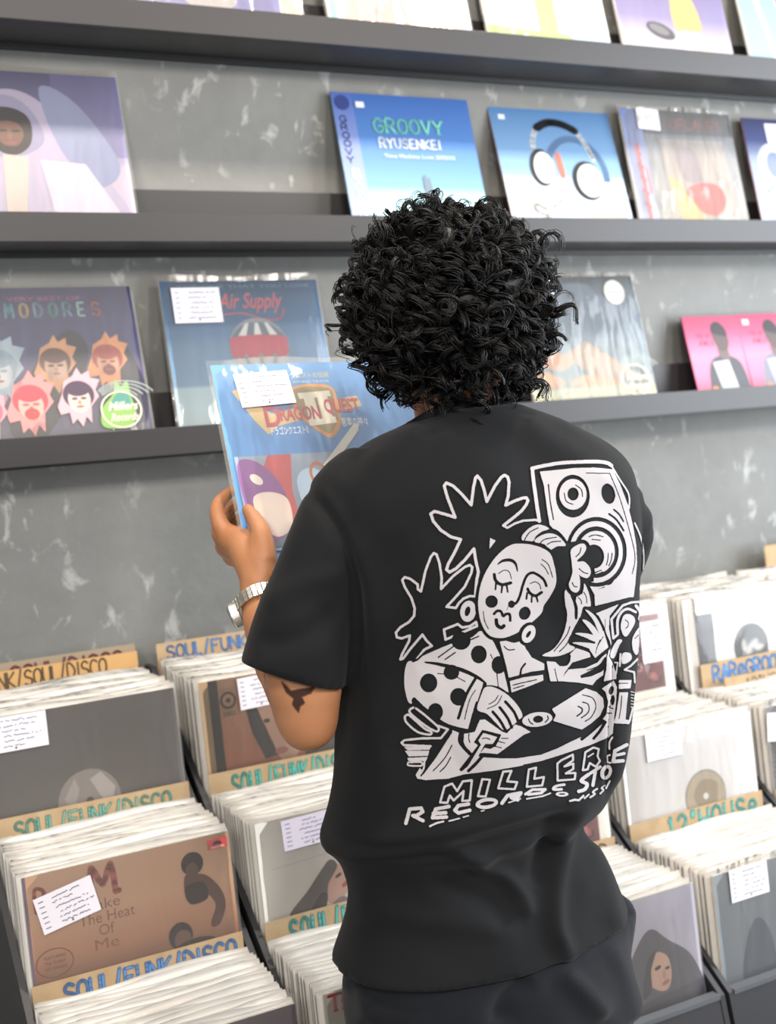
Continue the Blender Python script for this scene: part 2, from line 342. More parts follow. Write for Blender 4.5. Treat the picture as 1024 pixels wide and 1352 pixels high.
# --- cover prints of the wall ledges, some with ledge shade painted in
def art_face_low(f):
    f.grad([(0, '3c3a70'), (.75, '5a58a4'), (1, '6664ae')]); f.ell(.42, .62, .2, .3, '8f8a92'); f.ell(.42, .80, .17, .1, 'a29c9c'); f.ell(.42, .76, .09, .02, '4a4248'); f.rect(.86, .1, 1, 1, 'cfa86a', 'e8d2a8')
def art_women(f):
    f.grad([(0, 'd8e0e2'), (.7, 'dfe6e4'), (1, 'cfe4ea')]); f.rect(0, 0, .06, 1, '9fc6d0')
    f.blob([(.12, 1), (.15, .7), (.3, .6), (.4, .75), (.42, 1)], 'e2bda6'); f.blob([(.3, .85), (.42, .62), (.55, .62), (.62, .85), (.5, .95)], 'd89a92')
    head(f, .75, .66, .13, 'e0ae90', '6a4536'); f.blob([(.6, 1), (.65, .85), (.78, .8), (.9, .88), (.92, 1)], 'e6b79c'); f.blob([(.2, .5), (.3, .3), (.42, .5), (.35, .65)], 'b5806c')
def art_lawn(f):
    f.grad([(0, 'bcd3e4'), (.7, 'e6eaea'), (1, 'cfdfe8')]); f.blob([(.5, .8), (.6, .6), (.8, .65), (.95, .8), (.8, .95)], 'eef0f0')
    f.rect(.42, .3, .58, .84, 'e3bf3c', 'ecd06a'); f.poly([(0, .8), (.3, .82), (.66, .83), (.72, .9), (.92, 1), (0, 1)], 'a3c66c'); f.poly([(0, .92), (.4, .93), (.85, 1), (0, 1)], '8fb85c'); f.poly([(.66, .83), (1, .85), (1, 1), (.92, 1), (.72, .9)], 'b6d2e4')
    for a in (.12, .2, .3, .36): f.ell(a, .87 + .03 * math.sin(a * 20), .018, .012, 'f2f2ea')
def art_stage(f):
    f.grad([(0, '54468e'), (.6, '8d84b8'), (.9, 'd8d6e6'), (1, 'e9e8ee')]); f.ell(.36, .72, .13, .065, '4c4a56', .35); f.ell(.35, .71, .09, .035, '7b7a84', .35)
    f.blob([(.5, .45), (.62, .3), (.72, .45), (.74, .7), (.52, .72)], 'd8b25a'); f.poly([(.53, .7), (.62, .7), (.62, 1), (.55, 1)], 'e8dccb'); f.poly([(.62, .7), (.72, .7), (.86, 1), (.76, 1)], 'e2d4c2'); f.ell(.63, .34, .05, .06, 'c79a80')
    f.poly([(0, .93), (.3, .92), (.5, .96), (.5, 1), (0, 1)], '7fa06c'); f.ell(.12, .9, .03, .03, '3a3a3c'); f.ell(.2, .9, .03, .03, '3a3a3c')
def art_stripes(f):
    f.grad([(0, '74b6d6'), (1, 'a6d6e8')]); f.poly([(.3, 0), (.45, 0), (.6, 1), (.5, 1)], 'e58f96'); f.poly([(.1, 0), (.15, 0), (.3, 1), (.26, 1)], 'dff0f4')
def art_robe(f):
    f.grad([(0, '4b4776'), (.4, '7d7aa8'), (.58, 'a7a2c4'), (.62, 'c4b4ca'), (1, 'cdbacf')]); f.rect(.62, 0, 1, .55, '5e5b92', '857fb0')  # darker upper part is the top ledge's shadow painted in, lit below the step
    f.blob([(.02, .55), (.15, .25), (.35, .12), (.55, .2), (.72, .5), (.95, 1), (.02, 1)], 'b9aecb'); f.blob([(.55, .1), (.75, .2), (.95, .6), (.8, .75), (.62, .5)], '8f98c0')
    f.blob([(.16, .50), (.20, .28), (.34, .16), (.48, .24), (.54, .45), (.40, .56), (.26, .56)], '9d98bc'); f.blob([(.22, .34), (.26, .26), (.36, .24), (.45, .28), (.48, .36), (.46, .48), (.38, .55), (.29, .53), (.23, .44)], '2a2022'); f.blob([(.28, .36), (.34, .33), (.41, .35), (.43, .42), (.39, .49), (.32, .49), (.28, .43)], '7a4a36'); f.ell(.32, .395, .025, .009, '2a1c1a'); f.ell(.39, .395, .025, .009, '2a1c1a'); f.ell(.355, .43, .014, .025, '8a5640'); f.ell(.355, .475, .035, .010, '9a4e48')
    f.poly([(.30, .55), (.44, .56), (.38, 1), (.28, 1)], 'cdbdb4'); f.poly([(.5, .58), (.75, .6), (.95, 1), (.55, 1)], 'd8c8da')
def art_groovy(f):
    f.grad([(0, '2a62b4'), (.35, '3f7fc8'), (.62, '6eaadd'), (.68, '9fd6e6'), (1, 'c6eef0')]); f.rect(0, 0, .145, 1, '3f62b8', 'b3c4ec')  # ledge shadow above and lit part below are painted into sky and strip
    for k, ch in enumerate('GROOVY'): f.letters(ch, .035, .20 + k * .055, .045, .04, .009, '22306c')
    for k, ch in enumerate('RYUSENKEI'): f.letters(ch, .06, .56 + k * .05, .05, .042, .010, 'e8ecf4')
    f.ell(.07, .07, .05, .05, '2c3f86'); f.letters('GROOVY', .265, .262, .064, .092, .013, '6ae0b8', gap=.36, serif=True)
    f.letters('RYUSENKEI', .285, .365, .040, .062, .010, 'e6ecf2', gap=.36, serif=True); f.text('Time Machine Love 2002/25', .30, .435, .027, 'e6ecf2', width=.52)
    f.poly([(.54, .86), (.555, .56), (.575, .54), (.585, .57), (.60, .56), (.61, .62), (.63, .86)], '6f8496'); f.rect(.50, .80, .70, .86, '9cb6bc'); f.rect(.16, .06, .22, .10, 'e6e6ee')
def art_headphones(f):
    f.grad([(0, '3d76ae'), (.5, '78a8d4'), (.56, '86b4dc'), (.6, 'bcd2ec'), (1, 'd2def0')]); f.rect(.07, .07, .12, .11, 'e2e6ea')  # pale step partway down paints the lower edge of the ledge shadow
    f.stroke([(.62 + .24 * math.cos(a), .55 - .30 * math.sin(a)) for a in np.linspace(-.2, 3.0, 20)], .055, '4b6f98', caps=False)
    band = [(.30, .50), (.30, .30), (.36, .17), (.46, .12), (.58, .13), (.68, .18), (.74, .30), (.78, .42)]
    f.stroke(crom(band, False, 4), .04, 'c7ced4'); f.stroke(crom(band[2:6], False, 4), .065, '23252b')
    for (u, v, ru, rv) in ((.33, .50, .10, .155), (.69, .60, .13, .165)):
        f.ell(u, v, ru, rv, '2a2e36', .1); f.ell(u + .02, v, ru * .82, rv * .85, 'e4e2da', .1); f.ell(u + .03, v, ru * .5, rv * .6, 'b7b5b0', .1); f.ell(u + .035, v + .01, ru * .3, rv * .4, 'eeeae0', .1)
    f.blob([(.46, .40), (.50, .38), (.51, .56), (.47, .57)], 'd06a50'); f.stroke(crom([(.46, .68), (.42, .78), (.30, .84), (.22, .80), (.2, .85), (.3, .9)], False, 4), .03, 'cbc6c0'); f.stroke([(.5, .93), (.95, .89)], .03, 'c7c2b4')
def art_obi(f):
    f.grad([(0, '454650'), (.3, '8a8f98'), (.6, 'a6a4a4'), (1, 'b9b6ae')]); f.rect(0, 0, .17, 1, '5c76b8', 'c6cce8'); f.stroke([(.09, .3), (.1, .95)], .03, 'd8605c'); f.stroke([(.14, .5), (.145, .7)], .02, 'd8806c')
    for k in range(5): f.stroke([(.075, .35 + k * .11), (.115, .38 + k * .11)], .02, 'd8605c')
    f.rect(.17, .0, 1, .2, '3c3c44', '55565e'); f.letters('UFLAUPI', .42, .15, .06, .08, .012, 'a5484c', gap=.25); f.rect(.30, .24, .9, .9, 'a59c98', 'b8aca0')
    f.blob([(.42, .36), (.52, .3), (.62, .36), (.62, .6), (.46, .58)], '9a8c92'); f.blob([(.45, .72), (.55, .62), (.75, .62), (.82, .75), (.72, .88), (.55, .85)], 'c85450'); f.poly([(.32, .55), (.4, .6), (.62, .95), (.38, .95)], 'd8b468')
def art_letters(f):
    f.grad([(0, '262c5c'), (.2, '34407c'), (.35, '8797b8'), (1, 'b9c6e0')]); f.ell(.25, .42, .17, .2, 'c4cfe4'); f.ell(.25, .42, .09, .12, '7d8bac'); f.letters('M', .12, .78, .26, .16, .04, 'c8d2e6'); f.letters('E', .12, .96, .2, .13, .04, 'd0d8ea')
    f.poly([(1, .3), (.5, .5), (.62, .55), (.5, .66), (.66, .72), (.52, .8), (1, 1)], 'dcc080'); f.stroke([(.55, .02), (.7, .12), (.85, .04)], .03, 'a6b2d0')
def art_heads(f):
    f.grad([(0, '343262'), (.5, '4e4c80'), (1, '5a5672')]); f.text('VERY BEST OF', .28, .105, .026, 'b0567c', width=.42)  # darker upper half paints in the shade of the ledge above
    cols = ['c05868', 'c05868', '58a0b8', '58a0b8', 'd8b060', '7aa8c0', '58b0a0', '58a0b8', '88b8b0', 'd87060']
    for k, ch in enumerate('COMMODORES'): f.letters(ch, .02 + k * .082, .21, .042, .085, .014, cols[k])
    f.blob([(.2, .9), (.4, .5), (.6, .3), (.7, .45), (.55, .75), (.35, 1)], '32303e'); f.blob([(.75, .7), (.82, .45), (.92, .42), (1, .7), (.95, .95), (.75, .95)], '37364e')
    head(f, .18, .55, .13, 'c8ccd0', '90a6b8', 'a9bccb'); head(f, .50, .53, .105, 'cda58e', '6a4238', 'dd9a62'); head(f, .80, .52, .105, 'd9a07a', 'b84c44', 'e59550', '9a3d3c')
    head(f, .09, .82, .10, 'ef9a86', 'c06a78', 'e59aa6'); head(f, .33, .77, .115, 'f0a294', 'c84f58', 'ec8a86', 'd84a48', 'c86068'); head(f, .60, .75, .105, 'e6c2b2', '5c4a5e', 'd8a9b2', None, '6a5560')
    store_seal(f, .83, .835, .115, 'f0e6d2', '86b84a')
def art_balloon(f):
    f.grad([(0, '2a4f74'), (.28, '3c6a94'), (.33, '5580a8'), (.7, '6b98bc'), (.72, 'a4c2cc'), (1, 'b4ccd0')]); f.text('THE ONE THAT YOU LOVE', .10, .05, .022, '5d86a4', width=.85)  # pale lower part paints the light falling below the ledge shadow
    f.text('Air Supply', .345, .19, .105, 'd6545c', width=.41, shear=.35, bold=.01); f.stroke(crom([(.36, .235), (.48, .225), (.62, .27), (.72, .27), (.76, .2)], False, 5), .010, 'd6545c')
    cx, cy = .565, .48
    f.ell(cx, cy - .02, .19, .20, '8d97a0'); f.blob([(cx - .17, cy - .07), (cx - .1, cy - .165), (cx, cy - .19), (cx + .1, cy - .165), (cx + .17, cy - .07), (cx, cy - .09)], '6a7a8c')
    for k in (-2, 0, 2): f.poly([(cx + k * .05 - .025, cy - .10), (cx + k * .03 - .01, cy - .185), (cx + k * .03 + .01, cy - .185), (cx + k * .05 + .025, cy - .10)], 'd9dad6')
    n = 8; top = [(cx - .185 + .37 * k / n, cy - .085 - .02 * math.sin(math.pi * k / n)) for k in range(n + 1)]; bot = [(cx + .185 - .37 * k / n, cy + (.09 if k % 2 else .02)) for k in range(n + 1)]
    f.poly(top + bot, 'c24a62'); f.blob([(cx - .16, cy + .12), (cx, cy + .1), (cx + .16, cy + .12), (cx + .09, cy + .22), (cx, cy + .24), (cx - .09, cy + .22)], '4e606c')
    for k in range(-3, 4): f.poly([(cx + k * .048 - .014, cy + .05), (cx + k * .048 + .014, cy + .05), (cx + k * .022 + .008, cy + .22), (cx + k * .022 - .008, cy + .22)], ['3f5560', '8d9ca6'][k % 2])
    f.rect(cx - .03, cy + .27, cx + .03, cy + .31, '6b5444')
def art_dunes(f):
    f.grad([(0, '2c3c4a'), (.12, '4a5c6a'), (.3, '5c7082'), (.5, '6a8294'), (.75, '748c8e'), (1, 'a0a488')]); f.blob([(.15, .25), (.3, .08), (.6, .06), (.68, .15), (.9, .2), (1, .35), (.6, .3), (.3, .34)], '62758a')
    f.ell(.46, .15, .035, .03, '3c4a58'); f.poly([(.3, .62), (.5, .52), (.9, .82), (.7, .84), (.45, .75)], 'b59a80'); f.poly([(.5, .52), (.9, .82), (.78, .82)], 'cf9c70'); f.blob([(.1, .68), (.22, .6), (.38, .66), (.25, .74)], 'cf9468'); f.blob([(.02, .82), (.12, .74), (.27, .84), (.15, .87)], 'd49c6a'); f.blob([(.3, .85), (.5, .78), (.76, .88), (.55, .88)], 'd99c66'); f.rect(0, .88, 1, 1, 'b5b894', 'd4cf9c')
    for k in range(36): f.ell((k * .137) % 1, .9 + (k * .053) % .09, .012, .008, ['d8d29a', '9cae86', 'c9b070'][k % 3])
    f.ell(.82, .14, .085, .10, 'e4e2d6'); f.text('LIMITED', .765, .10, .018, '808078', width=.11); f.text('EDITION', .76, .15, .026, '50606c', width=.12); f.text('VINYL', .775, .19, .018, '3c7070', width=.09)
    store_seal(f, .84, .85, .12, 'f0e2cc')
def art_pink(shirt, sh2):
    def a(f):
        f.grad([(0, 'c81f5c'), (.25, 'd5447a'), (.5, 'e07aa0'), (.75, 'de6a94'), (1, 'e2365a')]); f.letters('POK BY', .20, .27, .038, .05, .009, '8c2c54', gap=.2); f.letters('JEWELS', .20, .36, .042, .055, .010, '8c2c54', gap=.2)
        f.blob([(.30, 1), (.26, .8), (.34, .58), (.5, .5), (.72, .5), (.9, .6), (.97, .85), (.95, 1)], sh2); f.blob([(.53, .48), (.55, .35), (.68, .34), (.72, .52), (.62, .56)], '6e5a58'); f.blob([(.48, .22), (.5, .12), (.62, .10), (.74, .18), (.76, .34), (.68, .44), (.56, .42), (.5, .32)], '5c4a48')
        f.blob([(.48, .2), (.52, .1), (.64, .08), (.75, .18), (.74, .26), (.6, .24)], '352c30'); f.poly([(.38, .57), (.68, .55), (.78, 1), (.47, 1)], shirt); f.blob([(.24, .95), (.3, .86), (.4, .9), (.42, 1), (.26, 1)], 'd8783c')
    return a
G1 = 'records on the top ledge'; G2 = 'records on the middle ledge'; G3 = 'records on the lowest ledge'
def ledge(i, X, w, h, lean, art, label, group, **k):
    sv = 1.0 if art in (art_groovy,) else 0.90
    def shown(f, art=art): f.gain = .80; f.rect(0, .8, 1, 1, 'b0b0b4'); f.af = (1, 0, sv, 0); art(f)
    return make_record(label, (X + w / 2, -0.090, SHELF_Z[i]), lean, w, h, shown, group, **k)
ledge(0, .67, .315, .315, .25, art_face_low, 'violet record with a grey face, leftmost on the top ledge', G1, seed=1, film=glare_m)
ledge(0, 1.04, .322, .315, .25, art_women, 'pale record cover with smiling women on the top ledge', G1, seed=2)
ledge(0, 1.401, .312, .315, .25, art_lawn, 'record cover with green lawn and yellow block on the top ledge', G1, seed=3)
ledge(0, 1.75, .314, .315, .25, art_stage, 'purple record cover with a figure in yellow jacket and a cymbal', G1, seed=4)
ledge(0, 2.117, .315, .315, .25, art_stripes, 'light blue record with pink stripe cut off at the top right corner', G1, seed=5)
ledge(1, .314, .315, .319, .253, art_robe, 'lilac record showing a bearded face in white cloth on middle ledge', G2, seed=6)
ledge(1, 1.060, .316, .316, .247, art_groovy, 'blue record lettered GROOVY RYUSENKEI on the middle ledge', G2, seed=7, film=None, edge='5f8a80')
ledge(1, 1.435, .317, .316, .294, art_headphones, 'light blue record cover with a big pair of headphones', G2, seed=8, film=None, edge='a5746a')
ledge(1, 1.770, .318, .314, .219, art_obi, 'grey record with blue paper strip in a very wrinkled clear sleeve', G2, seed=9, film=glare_m, amp=.005, labels=[(.13, -.005, .062, .05, dict(rot=-.05))])
ledge(1, 2.131, .315, .311, .229, art_letters, 'navy and pale blue record with big letters at right picture edge', G2, seed=10, film=None, edge='a5746a', labels=[(.22, .04, .075, .05)])
ledge(2, .311, .315, .327, .286, art_heads, 'dark blue record with seven coloured heads and a green round seal', G3, seed=11, film=glare_m, labels=[(-.02, .05, .075, .06)])
ledge(2, .675, .320, .319, .202, art_balloon, 'blue record lettered Air Supply with a striped balloon', G3, seed=12, labels=[(.06, .045, .094, .068, dict(tint='dfdbe2'))])
ledge(2, 1.464, .328, .324, .265, art_dunes, 'grey-green record with orange dunes and a cream round sticker', G3, seed=13, film=glare_m, labels=[(.05, .02, .085, .06, dict(tint='c9cbd2'))])
ledge(2, 1.915, .165, .222, .279, art_pink('b4bcc0', '4a4a50'), 'small pink record showing a dark figure holding a white panel', G3, seed=14, film=None, edge='8a2848')
ledge(2, 2.084, .165, .225, .30, art_pink('a5a3bc', '7a7c8c'), 'small pink record with white price tag, right of its twin', G3, seed=15, film=None, edge='8a2848', labels=[(.10, .06, .02, .014, dict(lines=1))])
# ------------------------------------------------------------------ stepped record bins
BX = [0.237, 0.590, 0.943, 1.295, 1.648, 2.001]              # left wall of each rack unit
ROW = [(-0.075, -0.285, 1.030), (-0.325, -0.515, 0.848), (-0.550, -0.748, 0.672)]   # back Y, front Y, record top z
LEANB = 0.10; RW = 0.310
rack_m = mat('rack_black_laminate', '2c2c2f', 0.45, 0.45, bump=(90, 0.04, 0.002)); edge_m = mat('rack_edge_band', '55585c', 0.45, 0.5)
where = ['leftmost rack unit under the balloon record', 'second rack unit, left of the person', 'rack unit behind the person', 'rack unit right of the person, with 12" HOUSE card', 'rack unit at the right picture edge', 'rack unit just beyond the right picture edge']
for c, b in enumerate(BX):
    x0, x1 = b + 0.002, b + 0.345
    t = empty('record_rack', ((x0 + x1) / 2, -0.4, 0)); t.location = (0, 0, 0); tag(t, 'black stepped ' + where[c], 'record rack', 'stepped record racks along the wall')
    prof = [(-0.012, 0.02), (-0.012, 1.03), (-0.05, 1.03), (-0.795, 0.505), (-0.835, 0.34), (-0.835, 0.02)]
    for s0 in (x0, x1 - 0.010): prism_x('side_panel', prof, s0, s0 + 0.010, rack_m, t)
    for (yb, yf, zt), (ya, ye) in zip(ROW, ((-0.014, -0.335), (-0.337, -0.56), (-0.562, -0.822))):
        zb = zt - 0.312 * math.cos(LEANB); box('step_board', x0 + .0105, x1 - .0105, ye, ya, zb - 0.018, zb - 0.002, rack_m, t)
    for yy, z0, z1 in ((-0.361, .35 + .19, .735), (-0.586, .345, .55)): box('riser', x0 + .0105, x1 - .0105, yy, yy + .008, z0 + .0, z1 - .02, rack_m, t)
    prism_x('front_panel', [(-0.795, 0.500), (-0.835, 0.335), (-0.835, 0.02), (-0.824, 0.02), (-0.824, 0.335), (-0.784, 0.500)], x0 + .0105, x1 - .0105, rack_m, t)
    prism_x('front_lip', [(-0.797, 0.5005), (-0.797, 0.508), (-0.780, 0.508), (-0.780, 0.5005)], x0 + .0105, x1 - .0105, edge_m, t)

# ---- prints of the records at the front of each bin
def art_company(f):
    f.grad([(0, '57524f'), (.5, '66605c'), (1, '605a56')]); f.ell(.49, .51, .165, .165, '948b86'); f.poly([(.50, .40), (.56, .37), (.63, .46), (.60, .56), (.55, .50)], 'b7aea8'); f.poly([(.36, .48), (.42, .38), (.44, .44), (.40, .56)], 'a89f99'); f.ell(.49, .51, .02, .02, '57524f')
def art_tan(f):
    f.grad([(0, 'b8855e'), (.25, 'bf7c56'), (.55, 'b4643e'), (1, 'a85a38')]); f.rect(0, 0, .05, 1, 'a8875e'); f.rect(.05, 0, .105, 1, '3c3436'); f.rect(.115, .05, .20, .21, 'a87850'); f.ell(.158, .12, .048, .048, '3a2c26'); f.ell(.158, .12, .034, .034, 'b0805a'); f.ell(.158, .12, .014, .014, '3a2c26'); f.text('DISCO', .125, .205, .022, '3a2c26', width=.07)
    f.poly([(.24, .12), (.31, .10), (.37, .34), (.42, .47), (.34, .48), (.28, .33)], '3c2e2c'); f.blob([(.31, .10), (.48, .08), (.56, .3), (.54, .48), (.45, .52), (.38, .36)], 'cf9c7a'); f.ell(.37, .27, .02, .012, '3a2a28'); f.ell(.44, .45, .04, .02, 'b8605a'); f.rect(.58, 0, 1, 1, '454142'); f.letters('A', .78, .20, .14, .16, .05, 'd83c44'); f.letters('M', .78, .40, .14, .15, .05, 'd83c44')
def art_white_red(f):
    f.grad([(0, 'e6dfd2'), (1, 'e9e3d8')]); f.rect(.66, .05, .925, .54, '8e3f40', '6a3438')
    for k in range(14): f.rect(.67 + (k * .137) % .19, .10 + (k * .091) % .38, .72 + (k * .137) % .19, .14 + (k * .091) % .38, ['b5645e', '4c2c30', 'a04a4a'][k % 3])
def art_white_disc(f):
    f.grad([(0, 'e8e0d8'), (1, 'ece6e0')]); f.rect(.087, .09, .245, .55, '74767c', '3f4044'); f.ell(.565, .385, .16, .16, '55585e')
    for k in range(4): f.ell(.50 + .045 * k, .37 + .03 * (k % 2), .022, .045, 'b9b6ae', .5 * k)
def art_heat(f):
    f.grad([(0, 'b48a68'), (.22, 'b98c68'), (.40, 'a87450'), (.47, '8e5f44'), (1, '7c5238')]); f.rect(0, 0, .015, 1, '6a5a68'); f.letters('B', .05, .17, .05, .10, .018, 'a04a38'); f.letters('M', .305, .16, .115, .135, .030, '9c4a3a'); f.letters('.', .435, .16, .04, .08, .026, '9c4a3a')
    f.text('Take', .27, .225, .05, '8a5640', width=.165); f.text('The Heat', .235, .285, .05, '8a5640', width=.265); f.text('Of', .32, .345, .05, '8a5640', width=.075); f.text('Me', .29, .41, .05, '8a5640', width=.12)
    f.stroke([(.107 + .085 * math.cos(a), .415 + .065 * math.sin(a)) for a in np.linspace(0, 6.2832, 26)], .005, '7a4a38', caps=False); f.text('FEATURING', .06, .395, .016, '7a4a38', width=.1); f.text('THE SUNNY', .06, .42, .016, '7a4a38', width=.1); f.text('HIT SINGLE', .06, .445, .016, '7a4a38', width=.1)
    f.blob([(.755, .17), (.80, .165), (.87, .19), (.93, .27), (.945, .35), (.91, .43), (.87, .44), (.865, .41), (.895, .34), (.865, .28), (.855, .30), (.79, .31), (.75, .27)], '5a382c'); f.blob([(.755, .22), (.845, .215), (.86, .295), (.77, .305)], '33211f'); f.ell(.80, .115, .056, .056, '2a1d1c'); f.ell(.795, .145, .032, .036, '5a382c')
    f.ell(.706, .443, .06, .065, '34292a'); f.ell(.715, .465, .042, .048, '6e4a3a'); f.blob([(.5, .62), (.6, .52), (.78, .47), (.9, .52), (.88, .7)], '3a2822'); f.rect(.885, .02, .985, .07, 'd03a34'); f.ell(.935, .05, .024, .018, '2a1a1a', 0, 14, math.pi, 2 * math.pi); f.text('records', .90, .067, .013, 'f0d0c8', width=.07)
def art_sketch(f):
    f.grad([(0, 'e2ddd4'), (1, 'dcd6cc')]); f.stroke([(.07, .24), (.5, .22)], .003, 'c4beb4'); f.blob([(.32, .38), (.37, .30), (.45, .30), (.485, .38), (.455, .45), (.36, .48)], 'd8a896'); f.blob([(.13, .49), (.24, .39), (.31, .32), (.38, .26), (.42, .30), (.36, .38), (.34, .46), (.26, .50)], '6c625e'); f.blob([(.25, .5), (.31, .42), (.35, .44), (.31, .53)], '4a4244'); f.ell(.42, .35, .02, .008, '4a3c3c', -.4); f.ell(.455, .40, .024, .012, 'b8565a', -.5); f.blob([(.36, .5), (.44, .46), (.5, .56), (.36, .6)], '8e8488')
def art_white_hole(f):
    f.grad([(0, 'dad8d8'), (1, 'e0dedc')]); f.ell(.59, .44, .16, .16, '8e8c88'); f.ell(.59, .44, .150, .150, 'b3a488'); f.blob([(.50, .42), (.57, .34), (.69, .38), (.66, .50), (.54, .50)], '9c8c70'); f.ell(.59, .44, .02, .02, 'e0dedc')
def art_dark_lines(f):
    f.grad([(0, '6a6a6e'), (1, '505054')])
    for k in range(16): f.stroke([(.0, .3 + k * .03), (1, .3 + k * .03)], .004, '7c7c80', caps=False)
def art_maroon(f):
    f.grad([(0, '4a4048'), (.5, '57363c'), (1, '3c3034')])
def art_grey_th(f):
    f.grad([(0, '9a9284'), (1, '8a8276')]); f.letters('TH', .03, .085, .05, .07, .016, 'a83a38', gap=.3, serif=True); f.ell(.6, .5, .2, .2, '6e665c')
def art_woman(f):
    f.grad([(0, 'a09cae'), (.5, 'aaa4b2'), (1, '948c98')]); f.blob([(.40, .60), (.47, .44), (.58, .26), (.69, .17), (.80, .25), (.95, .38), (1.0, .62), (.7, .66)], '57545e'); f.blob([(.655, .44), (.665, .34), (.72, .295), (.785, .335), (.80, .42), (.775, .49), (.735, .50), (.69, .48)], 'b9927e')
    f.blob([(.60, .5), (.65, .33), (.72, .28), (.70, .32), (.67, .38), (.66, .48)], '46424c'); f.ell(.715, .375, .022, .010, '3c343a', -.2); f.ell(.775, .39, .016, .008, '3c343a', -.1); f.ell(.755, .46, .026, .011, '9c5e5c', -.3); f.ell(.75, .42, .010, .022, 'a87e6e'); f.poly([(.42, .56), (.7, .52), (1, .5), (1, 1), (.4, 1)], '4c4854')
def art_slate(f):
    f.grad([(0, '7c848c'), (.4, '77838e'), (1, '5e6872')]); f.blob([(.14, .6), (.18, .40), (.26, .29), (.33, .33), (.37, .45), (.36, .6)], '57616e'); f.blob([(.42, .6), (.5, .42), (.6, .36), (.75, .42), (.8, .62)], '666e78')
FRONT = {(0, 0): (art_company, 'grey record with pale disc hole, front of the leftmost back bin', [(-.03, .0, .105, .056)], (228, 914)),
 (0, 1): (art_tan, 'tan record with black stripe and round logo beside the elbow', [(.215, .01, .075, .055, dict(rot=.03))], (280, 900)),
 (0, 2): (art_company, 'grey record in the back bin behind the person', [], None),
 (0, 3): (art_white_red, 'cream record with red picture patch, right of the printed shirt', [(.745, .09, .054, .085)], None),
 (0, 4): (art_white_disc, 'white record with grey bar and dark disc behind the RAREGROOVE card', [(.09, -.02, .064, .040, dict(tint='e2dad6'))], (892, 772)),
 (1, 0): (art_heat, 'brown record with two dark figures and a large letter M', [(.037, .105, .085, .054, dict(rot=.20))], (32, 1165)),
 (1, 1): (art_sketch, 'cream record with drawn woman in profile and lilac label', [(.133, .008, .095, .048, dict(tint='cfc8d4', rot=.03))], (345, 1082)),
 (1, 2): (art_white_red, 'cream record in the middle bin behind the person', [], None),
 (1, 3): (art_white_hole, 'white record with round centre hole, behind the teal 12" HOUSE card', [(.17, -.02, .080, .054)], (840, 965)),
 (1, 4): (art_dark_lines, 'dark grey ribbed record with white label at the right picture edge', [(-.01, .03, .085, .055, dict(rot=-.12))], None),
 (2, 0): (art_maroon, 'dark maroon record at the bottom left corner of the picture', [], None),
 (2, 1): (art_grey_th, 'grey record with red letters THE, half hidden by the trousers', [(.15, .0, .085, .055, dict(rot=-.10))], (395, 1305)),
 (2, 2): (art_woman, 'lilac record with a dark haired face right of the trousers', [], (700, 1200)),
 (2, 3): (art_slate, 'slate blue record with a shadowy figure in the nearest right bin', [(.095, -.01, .083, .054)], (957, 1146)),
 (2, 4): (art_company, 'grey record in the nearest bin outside the right picture edge', [], None),
 (0, 5): (art_tan, 'tan record in the back bin beyond the right picture edge', [], None), (1, 5): (art_sketch, 'cream record in the middle bin beyond the right picture edge', [], None), (2, 5): (art_slate, 'slate record in the nearest bin beyond the right picture edge', [], None)}
frost_m = plastic_mat('milky_sleeve_film', 0.55, 0.18, 0.4)
PAL = ['efe6d8', 'e6dccb', 'f2ece2', 'd9c7ad', 'e9e4de', 'dcd4cc', 'f0e8dc', 'c8b79e', 'b0a294', 'ece2d0', '8a7a6c', '5c5852', 'b98a5c', '44444a', 'e8dcc8', 'f2eee6', 'cbb8ac', 'e2d6c2']
NB = {0: 16, 1: 16, 2: 16}
rowname = ['back', 'middle', 'nearest']; colname = ['leftmost rack', 'second rack from the left', 'rack behind the person', 'rack right of the person', 'rack at the right picture edge', 'rack beyond the right picture edge']
ORD = 'first second third fourth fifth sixth seventh eighth ninth tenth eleventh twelfth thirteenth fourteenth fifteenth sixteenth seventeenth'.split()
SHORT = {(0, 0): 'grey record with pale hole at far left', (0, 1): 'tan record with the round logo', (0, 2): 'grey record hidden by the person', (0, 3): 'cream record with red picture patch', (0, 4): 'white record with the dark disc',
 (1, 0): 'brown record with the large letter M', (1, 1): 'cream record with the drawn woman', (1, 2): 'cream record hidden by the person', (1, 3): 'white record with the round centre hole', (1, 4): 'dark ribbed record at the right edge',
 (2, 0): 'dark maroon record at bottom left', (2, 1): 'grey record with red letters', (2, 2): 'lilac record with the face', (2, 3): 'slate blue record at right', (2, 4): 'grey record beyond the right edge', (0, 5): 'tan record beyond the right edge', (1, 5): 'cream record beyond the right edge', (2, 5): 'slate record beyond the right edge'}
thick_mesh = {}
def back_mesh(col, t):
    k = (col, t)
    if k not in thick_mesh:
        V, F = box_vf(-RW / 2, RW / 2, 0, t, 0, 0.312); me = mesh('record_sleeve', V, F); me.materials.append(mat('card_' + col, col, 0.75, 0.2)); thick_mesh[k] = me
    return thick_mesh[k]
